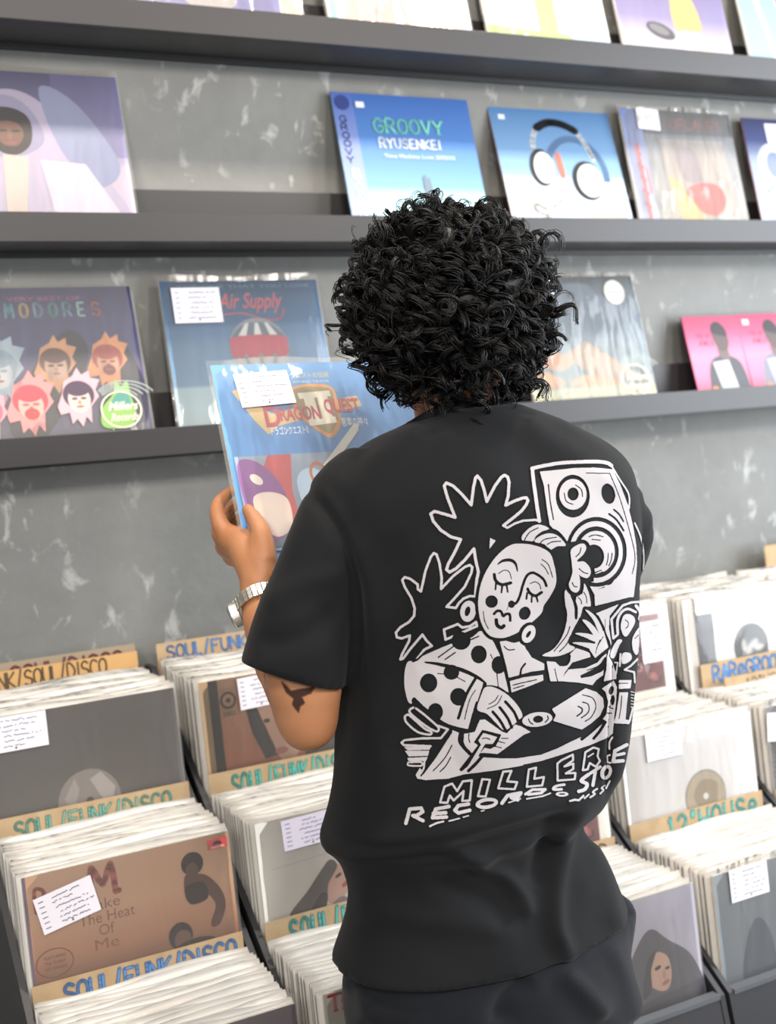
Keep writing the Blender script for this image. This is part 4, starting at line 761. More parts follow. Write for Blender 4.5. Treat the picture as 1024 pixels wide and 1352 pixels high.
# --- curly hair: dark cap with thousands of ringlet strands
def hair():
    g = np.random.default_rng(21); c0 = at_d(586, 403, 1.485); R3 = np.array([.124, .125, .128])          # image right, up, depth
    ax = np.stack([CR, CU, CF]); V = []; F = []
    # cap
    cap_v, cap_f = ellipsoid(c0 - hf * .012, (CR, CF, CU), (.106, .104, .104), 40, 28)
    cap_v = np.array(cap_v); dv = cap_v - c0; nz = dv / np.linalg.norm(dv, axis=1)[:, None]
    cap_v = cap_v + nz * (.006 * np.sin(nz @ np.array([17, 9, 5]) + 2) * np.sin(nz @ np.array([-7, 19, 11])) + .006 * np.sin(nz @ np.array([5, -23, 29])))[:, None]
    # keep the cap off the face and above the collar
    rel = cap_v - hc; ff = rel @ hf; cap_v = cap_v - hf[None] * np.clip(ff - .045, 0, 1)[:, None]
    verts = [cap_v]; faces = [np.array([q for q in cap_f if len(q) == 4])]; nv = len(cap_v)
    ns, npt = 1300, 26; made = 0
    while made < ns:
        d = g.normal(size=3); d /= np.linalg.norm(d)
        w_ = d[0] * CR + d[1] * CU + d[2] * CF; face_d = w_ @ hf; low = w_ @ hu
        if face_d > .62 and low < .55: continue
        if d[1] < -.86: continue
        front = d[2] < .3
        if not front and d[1] < .3 and g.random() < .5: continue
        lump = .80 + .055 * math.sin(9 * d[0] + 4 * d[1] + 1) * math.sin(7 * d[1] - 5 * d[2]) + .03 * math.sin(17 * d[0] - 13 * d[1])
        base = c0 + lump * (d[0] * R3[0] * CR + d[1] * R3[1] * CU + d[2] * R3[2] * CF) - hf * .006
        bp = to_px(base[None])[0]
        if bp[1] > 478 and 495 < bp[0] < 590 and d[2] < .2: continue
        if bp[0] < 505 and 425 < bp[1] < 500 and d[2] > -.25 and g.random() < .75: continue
        out = w_ + .25 * g.normal(size=3); out /= np.linalg.norm(out)
        tang = -CU + .55 * g.normal(size=3); tang -= w_ * (tang @ w_) * .7; tang /= np.linalg.norm(tang)
        stray = made % 10 == 0; L = g.uniform(.030, .058); hr = g.uniform(.0065, .0125); turns = g.uniform(1.3, 2.7); ph = g.uniform(0, 6.28)
        side = np.cross(tang, out); side /= np.linalg.norm(side) + 1e-9; up2 = np.cross(side, tang)
        nst = int(g.integers(8, 12)) if not stray else 3; t = np.linspace(0, 1, npt)
        reach = g.uniform(.008, .024) + (.012 if stray else 0)
        for s_ in range(nst):
            jr = g.normal(size=3) * .0014; ph2 = ph + g.normal() * .10; hr2 = hr * g.uniform(.85, 1.06); fr = g.normal(size=3) * .0014
            k = np.minimum(t * 3, 1)
            pth = base + jr + out * (reach * np.sin(np.minimum(t * 1.35, 1) * 1.5708))[:, None] + tang * (L * (t ** 1.15))[:, None] \
                + side * (hr2 * k * np.cos(ph2 + turns * 6.2832 * t))[:, None] + up2 * (hr2 * k * np.sin(ph2 + turns * 6.2832 * t))[:, None] + fr * (t ** 2)[:, None]
            rad = g.uniform(.0009, .0016) * (.45 if stray else 1) * (1 - .6 * t); T = np.gradient(pth, axis=0); T /= np.linalg.norm(T, axis=1)[:, None] + 1e-9
            a_ = np.cross(T, np.array([.3, .5, .81])); a_ /= np.linalg.norm(a_, axis=1)[:, None] + 1e-9; b_ = np.cross(T, a_)
            ring = np.stack([pth + (a_ * math.cos(q) + b_ * math.sin(q)) * rad[:, None] for q in (0, 2.094, 4.189)], 1).reshape(-1, 3)
            verts.append(ring); i = np.arange(npt - 1)[:, None] * 3 + np.arange(3)[None]; j = np.arange(npt - 1)[:, None] * 3 + (np.arange(3)[None] + 1) % 3
            faces.append(np.stack([i, j, j + 3, i + 3], -1).reshape(-1, 4) + nv); nv += len(ring)
        made += 1
    Vv = np.concatenate(verts); Ff = np.concatenate(faces)
    me = bpy.data.meshes.new('curly_hair'); me.vertices.add(len(Vv)); me.vertices.foreach_set('co', Vv.ravel()); me.loops.add(Ff.size); me.loops.foreach_set('vertex_index', Ff.ravel().astype(np.int32))
    me.polygons.add(len(Ff)); me.polygons.foreach_set('loop_start', np.arange(0, Ff.size, 4, dtype=np.int32)); me.update(calc_edges=True); me.polygons.foreach_set('use_smooth', [True] * len(Ff)); return me
hm = mat('black_hair', '0b0909', 0.5, 0.32); ho = part('curly_hair', hair(), hm); ho['kind'] = 'stuff'
# ------------------------------------------------------------------ white ink print on the back of the shirt
PX0, PY0, PX1, PY1, SS = 514, 598, 858, 1102, 3
class Ink:
    """painter's mask of the print in its own plane (1 = ink)"""
    def __init__(s): s.M = np.zeros(((PY1 - PY0) * SS, (PX1 - PX0) * SS), np.float32); s.t = None
    def tile(s, x, y, sc=170 / 1024): s.t = (x, y, sc)
    def g(s, p): x, y, sc = s.t; return (x + p[0] * sc, y + p[1] * sc)
    def win(s, P, pad=0):
        P = (np.array(P) - (PX0, PY0)) * SS; x0, y0 = np.floor(P.min(0) - pad * SS).astype(int) - 1; x1, y1 = np.ceil(P.max(0) + pad * SS).astype(int) + 2
        x0, y0 = max(x0, 0), max(y0, 0); x1, y1 = min(x1, s.M.shape[1]), min(y1, s.M.shape[0])
        if x1 <= x0 or y1 <= y0: return P, None, None, None
        X, Y = np.meshgrid(np.arange(x0, x1) + .5, np.arange(y0, y1) + .5); return P, X, Y, (slice(y0, y1), slice(x0, x1))
    def raw(s, P, v):
        P, X, Y, sl = s.win(P)
        if X is None: return
        ins = np.zeros(X.shape, bool)
        for (xa, ya), (xb, yb) in zip(P, np.roll(P, -1, 0)):
            if ya == yb: continue
            c = ((ya > Y) != (yb > Y)) & (X < (xb - xa) * (Y - ya) / (yb - ya) + xa); ins ^= c
        s.M[sl][ins] = v
    def poly(s, pts, v=1): s.raw([s.g(p) for p in pts], v)
    def blob(s, pts, v=1): s.raw(crom([s.g(p) for p in pts], True, 7), v)
    def ell(s, x, y, rx, ry, v=1, rot=0):
        r = math.radians(rot); s.raw([s.g((x + rx * math.cos(t) * math.cos(r) - ry * math.sin(t) * math.sin(r), y + rx * math.cos(t) * math.sin(r) + ry * math.sin(t) * math.cos(r))) for t in np.linspace(0, 6.2832, 48)[:-1]], v)
    def line(s, pts, w, v=1, curve=True, closed=False, taper=False):
        w = w * s.t[2]; G = [s.g(p) for p in pts]; G = crom(G, closed, 7) if curve else [np.array(q) for q in G]
        if closed: G.append(G[0])
        P, X, Y, sl = s.win(G, w)
        if X is None: return
        hit = np.zeros(X.shape, bool); n = len(P) - 1
        for i in range(n):
            a, b = P[i], P[i + 1]; ab = b - a; L = ab @ ab
            if L < 1e-9: continue
            t = np.clip(((X - a[0]) * ab[0] + (Y - a[1]) * ab[1]) / L, 0, 1); ww = w * SS / 2
            if taper: ww = ww * (0.35 + 0.65 * math.sin(math.pi * (i + .5) / n))
            hit |= (X - a[0] - t * ab[0]) ** 2 + (Y - a[1] - t * ab[1]) ** 2 < ww * ww
        s.M[sl][hit] = v
    def sline(s, pts, w, v=1, closed=False): s.line(pts, w, v, False, closed)
k = Ink()
T1 = (520, 600); T2 = (690, 600); T3 = (520, 730); T4 = (620, 700); T5 = (700, 760); B1 = (520, 860); B2 = (680, 880); B3 = (520, 970); B4 = (670, 970, 180 / 1024)
# speaker cabinet
k.tile(*T2); S5 = lambda x, y: ((700 + x * .16602 - 690) / .16602, (760 + y * .16602 - 600) / .16602)
k.poly([(132, 138), (420, 108), (560, 105), (710, 120), (770, 240), (830, 400), (870, 560), (897, 720), (903, 860), (890, 1024), S5(815, 170), S5(780, 172), S5(510, 240), S5(505, 150), (340, 700), (210, 560), (190, 440), (165, 250)])
k.line([(72, 112), (82, 210), (108, 400), (128, 530)], 28); k.line([(70, 112), (190, 86), (330, 66), (560, 58), (660, 68), (700, 90)], 28); k.line([(700, 90), (760, 190), (825, 290), (843, 350), (840, 430)], 12); k.line([(885, 545), (930, 650), (955, 770), (956, 900), (950, 1100), (945, 1160)], 12)
k.line([(200, 240), (215, 380), (240, 518)], 11, 0); k.line([(500, 148), (690, 152)], 8, 0); k.line([(690, 160), (760, 330), (830, 560), (886, 800), (865, 950)], 8, 0)
k.ell(393, 332, 135, 170, 0); k.ell(395, 318, 108, 122); k.ell(396, 315, 45, 52, 0); k.line([(325, 308), (342, 372), (395, 398)], 9, 0); k.line([(415, 243), (460, 280), (471, 335)], 9, 0); k.ell(675, 312, 54, 82, 0, -12)
k.line([(718, 438), (760, 475), (795, 532)], 15, 0); k.line([(682, 474), (740, 520), (796, 605)], 17, 0)
k.ell(580, 775, 242, 278, 0); k.ell(578, 775, 212, 245); k.ell(578, 777, 180, 205, 0); k.ell(578, 778, 149, 170); k.ell(560, 812, 82, 96, 0); k.poly([(815, 800), (760, 960), (640, 1060), (560, 1080), (700, 1030), (790, 900)], 0)
for L in ([(520, 655), (570, 640), (635, 655)], [(545, 675), (612, 682)], [(675, 785), (672, 830), (660, 880)], [(705, 785), (698, 840), (680, 885)], [(555, 945), (620, 920)], [(555, 965), (630, 935)]): k.line(L, 9, 0)
k.poly([(340, 700), (420, 690), (470, 780), (440, 850), (560, 900), (560, 1010), (440, 1024), (360, 960)], 0)
# palm leaves
k.tile(*T1)
k.sline([(868, 565), (950, 500), (1010, 450), (1045, 405), (1062, 368), (1048, 344), (1020, 347), (950, 372), (885, 405), (905, 330), (912, 220), (900, 180), (875, 166), (850, 182), (800, 250), (735, 375), (716, 290), (690, 208), (660, 172), (645, 188), (630, 260), (611, 402), (540, 320), (470, 252), (415, 227), (397, 250), (422, 340), (484, 500), (400, 474), (320, 452), (291, 472), (310, 530), (370, 602), (450, 655), (528, 676), (480, 780), (430, 870), (415, 915), (440, 936), (490, 908), (560, 840), (633, 750), (645, 830), (668, 935), (657, 985), (645, 1110)], 23)
k.sline([(868, 565), (897, 584), (960, 548), (1024, 527), (1120, 520), (1150, 530)], 17); k.poly([(762, 665), (806, 685), (755, 752)])
k.tile(*T3)
k.sline([(642, 345), (600, 342), (550, 362), (512, 400), (490, 436), (415, 428), (470, 370), (560, 268), (612, 160), (620, 112), (600, 96), (560, 112), (470, 182), (372, 286), (378, 200), (360, 80), (337, 12), (315, 2), (292, 30), (250, 140), (214, 306), (190, 288), (188, 250), (130, 206), (85, 192), (66, 215), (86, 270), (140, 360), (165, 440), (160, 500), (120, 548), (50, 590), (14, 632), (22, 670), (60, 678), (128, 655), (120, 700), (62, 808), (50, 845), (72, 840), (130, 762), (226, 648), (255, 692), (300, 738), (240, 768), (168, 862)], 19)
k.ell(587, 463, 62, 84, 1, 10); k.ell(582, 463, 21, 40, 0, 15); k.sline([(395, 608), (505, 565), (540, 592), (600, 582), (650, 548), (658, 580), (520, 640), (408, 688)], 19, 1, True)
# sleeve with dots
k.tile(*B1)
k.blob([(85, 170), (108, 85), (165, 70), (260, 20), (460, -65), (610, -110), (690, -163), (775, -95), (825, 0), (870, 70), (892, 180), (915, 322), (830, 280), (735, 270), (700, 330), (650, 440), (600, 620), (500, 605), (380, 548), (165, 380), (140, 415), (110, 390), (85, 280)])
k.line([(150, 80), (190, 60), (240, 10)], 16, 0); k.tile(*T3); k.ell(530, 698, 76, 72, 0); k.sline([(490, 728), (350, 830)], 11, 0); k.sline([(486, 790), (405, 846)], 11, 0); k.sline([(606, 690), (670, 662)], 11, 0); k.ell(672, 806, 63, 72, 0); k.ell(830, 890, 58, 70, 0); k.sline([(765, 805), (780, 840)], 8, 0)
k.tile(*B1); k.ell(455, 165, 62, 60, 0); k.ell(275, 250, 68, 75, 0); k.ell(510, 360, 65, 70, 0); k.ell(328, 480, 60, 70, 0)
k.line([(245, 85), (350, 100), (530, 145), (660, 205), (730, 255)], 32, 0, taper=True); k.line([(648, 210), (570, 350), (510, 530)], 24, 0); k.line([(715, 270), (655, 440), (600, 640)], 38, 0); k.line([(160, 378), (300, 510), (430, 590), (600, 635)], 28, 0)
for L in ([(670, 275), (610, 360), (580, 450), (560, 540)], [(500, 205), (565, 240)], [(345, 175), (400, 180)], [(815, 175), (825, 275)]): k.line(L, 8, 0)
# chest, strap
k.poly([(655, 235), (705, 262), (672, 360), (660, 400), (640, 380)], 1)
k.tile(*T3); k.line([(800, 690), (850, 800), (890, 960), (925, 1110)], 30, 0); k.poly([(838, 706), (870, 694), (950, 716), (1010, 700), (1090, 830), S5(110, 690) and (1190, 880), (1190, 930), (1080, 945), (1010, 965), (910, 992), (885, 880)])
k.line([(872, 742), (905, 770), (955, 768)], 10, 0); k.line([(1000, 970), (1010, 920), (1040, 880)], 16, 0); k.tile(*B1); k.poly([(918, 236), (1024, 206), (1180, 185), (1185, 230), (1060, 280), (932, 326)]); k.line([(940, 268), (1020, 248), (1130, 225)], 9, 0); k.line([(945, 295), (1030, 270)], 9, 0)
# right arm, locks, hand
k.tile(*T5)
k.poly([(125, 680), (195, 685), (230, 720), (290, 715), (320, 640), (310, 625), (360, 575), (465, 610), (475, 645), (330, 690), (270, 770), (250, 812), (300, 745), (430, 735), (530, 690), (600, 605), (600, 640), (540, 720), (460, 760), (390, 795), (400, 815), (480, 800), (570, 760), (580, 740), (575, 790), (520, 830), (490, 870), (380, 850), (260, 840), (155, 840)])
k.ell(255, 662, 60, 58, 0); k.line([(190, 740), (200, 790), (212, 835)], 8, 0); k.line([(300, 735), (420, 700), (520, 650)], 26, 0, taper=True); k.line([(445, 752), (540, 715), (590, 650)], 8, 0)
k.poly([(515, 300), (700, 225), (625, 320), (620, 420), (640, 540), (620, 640), (650, 700), (680, 780), (680, 820), (580, 840), (600, 750), (605, 650), (625, 570), (590, 420), (540, 320)]); k.line([(590, 345), (592, 410)], 6, 0)
k.blob([(283, 108), (320, 170), (345, 250), (350, 330), (378, 332), (392, 390), (430, 405), (380, 430), (335, 440), (335, 470), (385, 495), (312, 508), (302, 545), (350, 572), (300, 610), (200, 642), (90, 635), (170, 590), (230, 520), (270, 430), (288, 330), (280, 250), (240, 165)])
k.line([(310, 405), (280, 480), (185, 600)], 9, 0); k.line([(315, 480), (280, 550), (225, 605)], 9, 0)
k.blob([(360, 175), (410, 140), (420, 60), (450, 110), (470, 180), (475, 240), (440, 247), (418, 268), (432, 320), (382, 335), (366, 345)]); k.line([(325, 160), (362, 250), (360, 338)], 20, 0); k.line([(375, 170), (400, 200), (402, 225)], 8, 0); k.line([(420, 130), (440, 170), (445, 220)], 8, 0)
k.blob([(415, 250), (460, 252), (530, 320), (590, 440), (632, 572), (520, 672), (460, 612), (330, 552), (308, 512), (335, 430), (395, 320)], 0)
for fing in ([(432, 270), (470, 285), (525, 340), (572, 440), (545, 460), (500, 360), (455, 300)], [(408, 350), (455, 362), (515, 420), (545, 480), (515, 490), (450, 405)], [(350, 458), (440, 458), (535, 490), (525, 530), (430, 490)], [(328, 532), (420, 530), (520, 548), (510, 590), (400, 556)]): k.blob(fing)
k.poly([(545, 440), (578, 440), (615, 570), (510, 655), (465, 585), (500, 550), (525, 520)]); k.line([(575, 485), (530, 560), (515, 618)], 7, 0); k.line([(550, 510), (530, 552)], 7, 0)
# right hand ornament
k.sline([(880, 206), (800, 212), (730, 236), (640, 346), (655, 498), (690, 468)], 18); k.line([(690, 455), (688, 360), (718, 292), (770, 264), (832, 290)], 20); k.line([(835, 240), (868, 290), (862, 345)], 24); k.blob([(735, 320), (775, 305), (815, 325), (827, 370), (792, 440), (760, 482), (732, 468), (714, 400)]); k.line([(748, 350), (772, 370), (770, 402), (750, 420)], 8, 0)
k.blob([(690, 510), (725, 514), (700, 560), (662, 652), (630, 642), (645, 580)]); k.blob([(810, 490), (872, 400), (870, 500), (858, 595), (835, 630), (808, 580)]); k.line([(825, 500), (855, 470)], 8, 0); k.blob([(730, 618), (785, 615), (802, 655), (770, 690), (725, 696)]); k.poly([(705, 618), (720, 614), (715, 722), (700, 727)])
k.sline([(850, 660), (795, 715), (745, 748), (820, 766), (826, 850)], 15); k.poly([(700, 830), (800, 828), (790, 896), (698, 900)]); k.line([(700, 856), (770, 855)], 9, 0); k.sline([(665, 690), (690, 690), (680, 780)], 10)
k.tile(*B2); k.poly([(825, 205), (892, 205), (872, 420), (912, 430), (902, 456), (780, 450), (800, 380)]); k.line([(842, 230), (835, 330), (820, 415)], 8, 0); k.sline([(930, 330), (905, 430), (890, 450)], 15)
for q in range(6): k.sline([(915, 200 + 24 * q), (942, 205 + 24 * q)], 7)
# turntable deck, record, label
k.poly([(685, 175), (780, 110), (805, 160), (800, 260), (782, 420), (772, 530), (740, 560), (600, 620), (480, 660), (330, 710), (200, 750), (0, 790), (0, 730), (200, 700), (330, 650), (430, 600), (560, 540), (650, 470), (720, 380), (735, 280), (715, 200)])
k.ell(760, 188, 20, 36, 0, 15); k.ell(772, 266, 17, 42, 0, 5); k.line([(740, 320), (775, 335)], 9, 0); k.line([(730, 370), (765, 370)], 9, 0); k.line([(712, 440), (670, 510), (620, 570)], 24, 0); k.line([(695, 430), (600, 515), (525, 575)], 26, 0)
k.poly([(288, 338), (555, 172), (640, 200), (695, 250), (702, 320), (670, 390), (600, 450), (525, 500), (298, 430), (320, 385)])
for L, w_ in (([(530, 225), (610, 250), (637, 320), (600, 400), (550, 435)], 9), ([(530, 282), (575, 300), (577, 360), (520, 408)], 10), ([(495, 315), (527, 335), (522, 365), (485, 393)], 12)): k.line(L, w_, 0)
k.ell(172, 420, 120, 57, 1, -8); k.ell(178, 418, 40, 28, 0, -5); k.line([(103, 415), (112, 440), (137, 458)], 10, 0); k.line([(252, 390), (258, 415), (235, 442)], 10, 0)
k.tile(*B1)
k.poly([(465, 625), (525, 650), (515, 700), (550, 780), (605, 815), (700, 840), (860, 850), (1024, 848), (1024, 905), (800, 945), (560, 975), (430, 1010), (250, 1022), (185, 1010), (172, 982), (205, 925), (235, 960), (300, 870), (400, 740)]); k.poly([(440, 625), (380, 700), (310, 742), (252, 870), (203, 980), (213, 997), (240, 970), (330, 850), (400, 740), (465, 640)], 0)
k.line([(460, 745), (400, 850), (310, 950)], 10, 0); k.line([(450, 840), (410, 910), (365, 955)], 10, 0)
k.poly([(680, 545), (720, 540), (860, 640), (895, 650), (960, 580), (1010, 596), (1085, 640), (1030, 660), (820, 815), (710, 805), (600, 815), (552, 720), (555, 655), (640, 640)]); k.line([(530, 645), (525, 720), (600, 810)], 30, 0); k.line([(595, 655), (592, 690), (602, 725)], 9, 0)
k.poly([(632, 722), (700, 622), (852, 660), (805, 755), (760, 775), (720, 765), (600, 900), (535, 955), (515, 940), (600, 830), (665, 745)], 0); k.poly([(668, 708), (708, 648), (818, 680), (782, 735), (722, 735), (650, 860), (590, 950), (560, 955), (690, 740)]); k.line([(590, 948), (650, 890), (700, 830)], 26, 0); k.line([(700, 693), (730, 688), (762, 700)], 9, 0)
for L in ([(850, 690), (905, 690)], [(830, 715), (880, 728)], [(805, 755), (850, 765)]): k.line(L, 8, 0)
# left hand on the record
k.blob([(660, 460), (690, 350), (725, 284), (800, 288), (900, 345), (980, 430), (1018, 508), (985, 548), (920, 604), (868, 625), (800, 560), (735, 495)]); k.line([(883, 400), (950, 480), (985, 560)], 24, 0); k.line([(838, 445), (900, 530), (932, 604)], 24, 0); k.line([(782, 480), (840, 550), (885, 630)], 24, 0); k.line([(825, 350), (800, 390), (750, 420)], 8, 0); k.line([(855, 350), (815, 418), (740, 455)], 8, 0)
# fingers under the sleeve
k.line([(155, 445), (125, 465), (140, 500), (250, 590), (335, 635), (355, 615), (338, 588), (250, 510), (175, 452)], 17); k.line([(112, 500), (87, 520), (105, 570), (190, 640), (282, 660), (295, 640), (240, 610), (150, 530), (112, 500)], 17); k.sline([(345, 588), (428, 618), (372, 688), (220, 690), (85, 705), (60, 725), (80, 745), (290, 752)], 17)
k.poly([(80, 760), (292, 755), (282, 780), (110, 785)]); k.poly([(88, 790), (280, 788), (270, 828), (118, 835)]); k.poly([(105, 845), (266, 838), (256, 868), (118, 872)]); k.line([(112, 882), (215, 880), (215, 908), (120, 906), (108, 893)], 13); k.line([(242, 850), (235, 930), (188, 1000)], 13)
# head: black mass, hair band, flower, face
k.tile(*T4)
k.blob([(340, 80), (430, 20), (560, -20), (680, -5), (752, 62), (790, 140), (810, 230), (808, 330), (792, 430), (752, 490), (760, 620), (768, 720), (735, 800), (650, 900), (560, 985), (480, 980), (440, 900), (560, 700), (600, 300)], 0)
k.tile(*T2); k.blob([(-10, 650), (40, 592), (100, 560), (150, 562), (205, 590), (150, 612), (100, 650), (75, 690), (0, 688)]); k.line([(10, 680), (50, 620), (120, 583)], 9, 0); k.blob([(90, 692), (130, 650), (200, 627), (262, 640), (310, 680), (337, 725), (270, 730), (213, 757), (170, 715)]); k.line([(130, 712), (170, 675), (265, 658)], 9, 0); k.line([(190, 716), (230, 695), (297, 690)], 9, 0)
k.tile(*T4); fl_ = [(800, 160), (850, 118), (900, 107), (922, 140), (900, 190), (850, 240), (862, 250), (905, 250), (946, 290), (958, 340), (930, 380), (880, 366), (864, 348), (873, 400), (868, 470), (840, 496), (800, 475), (785, 430), (800, 380), (813, 330), (806, 250)]
k.line(fl_, 62, 0, True, True); k.blob(fl_)
for L in ([(880, 140), (870, 180), (840, 210)], [(865, 305), (900, 335), (935, 345)], [(810, 415), (825, 445), (850, 450)]): k.line(L, 9, 0)
fa = [(340, 112), (420, 107), (510, 120), (590, 150), (640, 192), (666, 270), (683, 360), (678, 440), (635, 525), (585, 600), (565, 660), (480, 740), (380, 812), (290, 850), (220, 857), (150, 832), (100, 762), (72, 670), (65, 560), (80, 450), (120, 340), (190, 230), (270, 150)]
k.line(fa, 52, 0, True, True); k.blob(fa)
k.line([(220, 270), (260, 243), (320, 238), (360, 266), (376, 326)], 26, 0, taper=True); k.line([(606, 442), (582, 390), (530, 350), (490, 338), (450, 362), (420, 430), (395, 520), (370, 572), (340, 592)], 22, 0); k.ell(328, 588, 27, 30, 0); k.line([(305, 600), (290, 636)], 6, 0)
k.line([(192, 352), (203, 400), (250, 432), (322, 418)], 26, 0); k.line([(225, 345), (270, 318), (310, 332), (328, 388)], 8, 0)
for a_, b_ in (((205, 420), (201, 470)), ((255, 440), (248, 495)), ((290, 440), (298, 490)), ((452, 500), (446, 545)), ((490, 520), (487, 570)), ((525, 520), (536, 566))): k.line([a_, b_], 16, 0)
k.line([(457, 466), (475, 500), (520, 520), (567, 493)], 24, 0); k.line([(475, 425), (515, 410), (550, 430), (562, 470)], 8, 0); k.ell(170, 567, 50, 50, 0); k.ell(433, 660, 46, 54, 0, 20)
k.line([(190, 664), (215, 641), (245, 646), (262, 682), (285, 666), (314, 670), (318, 718)], 22, 0); k.line([(207, 712), (214, 752), (245, 775), (268, 760)], 30, 0); k.line([(105, 645), (115, 720), (146, 784)], 8, 0); k.line([(570, 232), (620, 272), (656, 376)], 8, 0); k.line([(562, 268), (595, 300), (622, 350)], 8, 0)
k.ell(463, 826, 78, 98, 0, 25); k.ell(465, 825, 50, 74, 1, 25); k.ell(463, 828, 14, 32, 0, 32)
# lettering
k.tile(*B3)
for L in ([(365, 538), (400, 412), (460, 387), (500, 447), (545, 370), (617, 360), (600, 522), (540, 525), (552, 447), (472, 522), (442, 482), (422, 540)], [(665, 488), (700, 352), (760, 356), (726, 490)], [(825, 425), (865, 292), (930, 286), (896, 370), (976, 376), (955, 432)]): k.sline(L, 17, 1, True)
for L in ([(95, 705), (125, 590), (215, 582), (228, 612), (180, 642), (150, 642), (230, 684)], [(435, 570), (330, 590), (305, 660), (415, 655)], [(312, 625), (410, 620)], [(590, 550), (510, 562), (482, 600), (510, 622), (600, 600)], [(855, 545), (900, 482), (1005, 462), (985, 490), (930, 500), (980, 518)]): k.sline(L, 28)
k.ell(735, 545, 90, 44, 1, -8); k.ell(737, 545, 58, 16, 0, -8); k.sline([(285, 728), (340, 702), (392, 690)], 15); k.sline([(435, 688), (520, 665)], 11); k.sline([(548, 656), (592, 644)], 9); k.sline([(690, 608), (716, 602)], 8)
k.tile(*B4)
for L in ([(140, 390), (155, 260), (210, 245), (196, 330), (270, 316), (256, 380)], [(372, 344), (370, 215), (400, 190), (486, 148), (488, 190), (422, 238), (490, 216), (490, 256), (432, 290), (505, 286), (500, 334)], [(560, 266), (580, 130), (640, 95), (682, 106), (672, 160), (690, 196), (660, 240), (612, 212), (596, 260)]): k.sline(L, 15, 1, True)
k.sline([(600, 165), (640, 140)], 10); k.line([(784, 18), (762, 58), (762, 105)], 13); k.sline([(765, 150), (742, 160), (746, 205), (770, 210)], 13); k.sline([(890, 75), (802, 120), (790, 200), (862, 195)], 26); k.sline([(800, 155), (870, 140)], 22)
k.sline([(130, 447), (182, 412), (280, 410), (250, 438), (152, 450)], 20); k.line([(422, 375), (360, 386), (340, 410), (402, 410)], 19); k.line([(600, 300), (548, 345), (592, 370), (575, 410), (530, 426)], 26); k.sline([(612, 292), (692, 240)], 22); k.sline([(655, 280), (635, 380)], 24); k.ell(736, 280, 42, 58, 1, 22); k.ell(738, 280, 17, 32, 0, 22)
k.sline([(5, 510), (60, 492), (95, 480)], 9); k.sline([(140, 482), (260, 462), (318, 440)], 11); k.ell(405, 447, 48, 18); k.ell(405, 446, 26, 6, 0); k.sline([(465, 497), (500, 488), (530, 492), (566, 458)], 15); k.sline([(572, 478), (606, 448)], 12); k.line([(668, 405), (635, 430), (650, 445), (615, 470)], 13); k.line([(725, 380), (700, 400), (715, 415), (690, 442)], 12); k.sline([(764, 345), (735, 402)], 12)

def lay_ink(M, surface, step, lift, x0, y0, x1, y1, name):
    """drape the mask over the cloth as a thin skin of faces"""
    A = co(surface); polys = [tuple(p.vertices) for p in surface.polygons]; bvh = BVHTree.FromPolygons([Vector(v) for v in A], polys)
    xs = np.arange(x0, x1, step); ys = np.arange(y0, y1, step); nx, ny = len(xs), len(ys)
    cs = np.cumsum(np.cumsum(np.pad(M, ((1, 0), (1, 0))), 0), 1); h = step * SS / 2
    def box_mean(x, y):
        a = np.clip(((x - x0) * SS - h).astype(int), 0, M.shape[1]); b = np.clip(((x - x0) * SS + h).astype(int) + 1, 0, M.shape[1]); c = np.clip(((y - y0) * SS - h).astype(int), 0, M.shape[0]); d = np.clip(((y - y0) * SS + h).astype(int) + 1, 0, M.shape[0])
        return (cs[d, b] - cs[c, b] - cs[d, a] + cs[c, a]) / np.maximum((b - a) * (d - c), 1)
    X, Y = np.meshgrid(xs, ys); val = box_mean(X, Y); near = val > .02
    nb = near.copy(); nb[1:] |= near[:-1]; nb[:-1] |= near[1:]; nb[:, 1:] |= nb[:, :-1].copy(); nb[:, :-1] |= nb[:, 1:].copy()
    idx = -np.ones((ny, nx), int); V = []; C = []; o = Vector(CP)
    for j, i in zip(*np.nonzero(nb)):
        d = Vector(ray(xs[i], ys[j])).normalized(); loc, nr, _, _ = bvh.ray_cast(o, d)
        if loc is None or nr.dot(d) > -.08: continue
        idx[j, i] = len(V); V.append(loc + nr * lift); C.append(val[j, i])
    V_ = np.array([tuple(v) for v in V]); q = np.stack([idx[:-1, :-1], idx[1:, :-1], idx[1:, 1:], idx[:-1, 1:]], -1).reshape(-1, 4)
    vv = np.stack([val[:-1, :-1], val[1:, :-1], val[1:, 1:], val[:-1, 1:]], -1).reshape(-1, 4); keep = (q >= 0).all(1) & (vv.max(1) > .02); q = q[keep]
    ext = np.max([np.linalg.norm(V_[q[:, a]] - V_[q[:, b]], axis=1) for a, b in ((0, 2), (1, 3))], 0); q = q[ext < .012]
    c = np.array(C); cols = np.stack([c, c, c, np.ones_like(c)], 1); return mesh(name, V_, q.tolist(), True, cols)
def ink_mat(name, ink, cloth):
    m_ = bpy.data.materials.new(name); m_.use_nodes = True; nt = m_.node_tree; b = nt.nodes['Principled BSDF']; a = nt.nodes.new('ShaderNodeAttribute'); a.attribute_name = 'Col'
    r = nt.nodes.new('ShaderNodeValToRGB'); r.color_ramp.elements[0].position = .3; r.color_ramp.elements[1].position = .7; r.color_ramp.elements[0].color = lin(cloth); r.color_ramp.elements[1].color = lin(ink)
    nt.links.new(a.outputs['Fac'], r.inputs['Fac']); nt.links.new(r.outputs['Color'], b.inputs['Base Color']); b.inputs['Roughness'].default_value = .75; b.inputs['Specular IOR Level'].default_value = .2; return m_
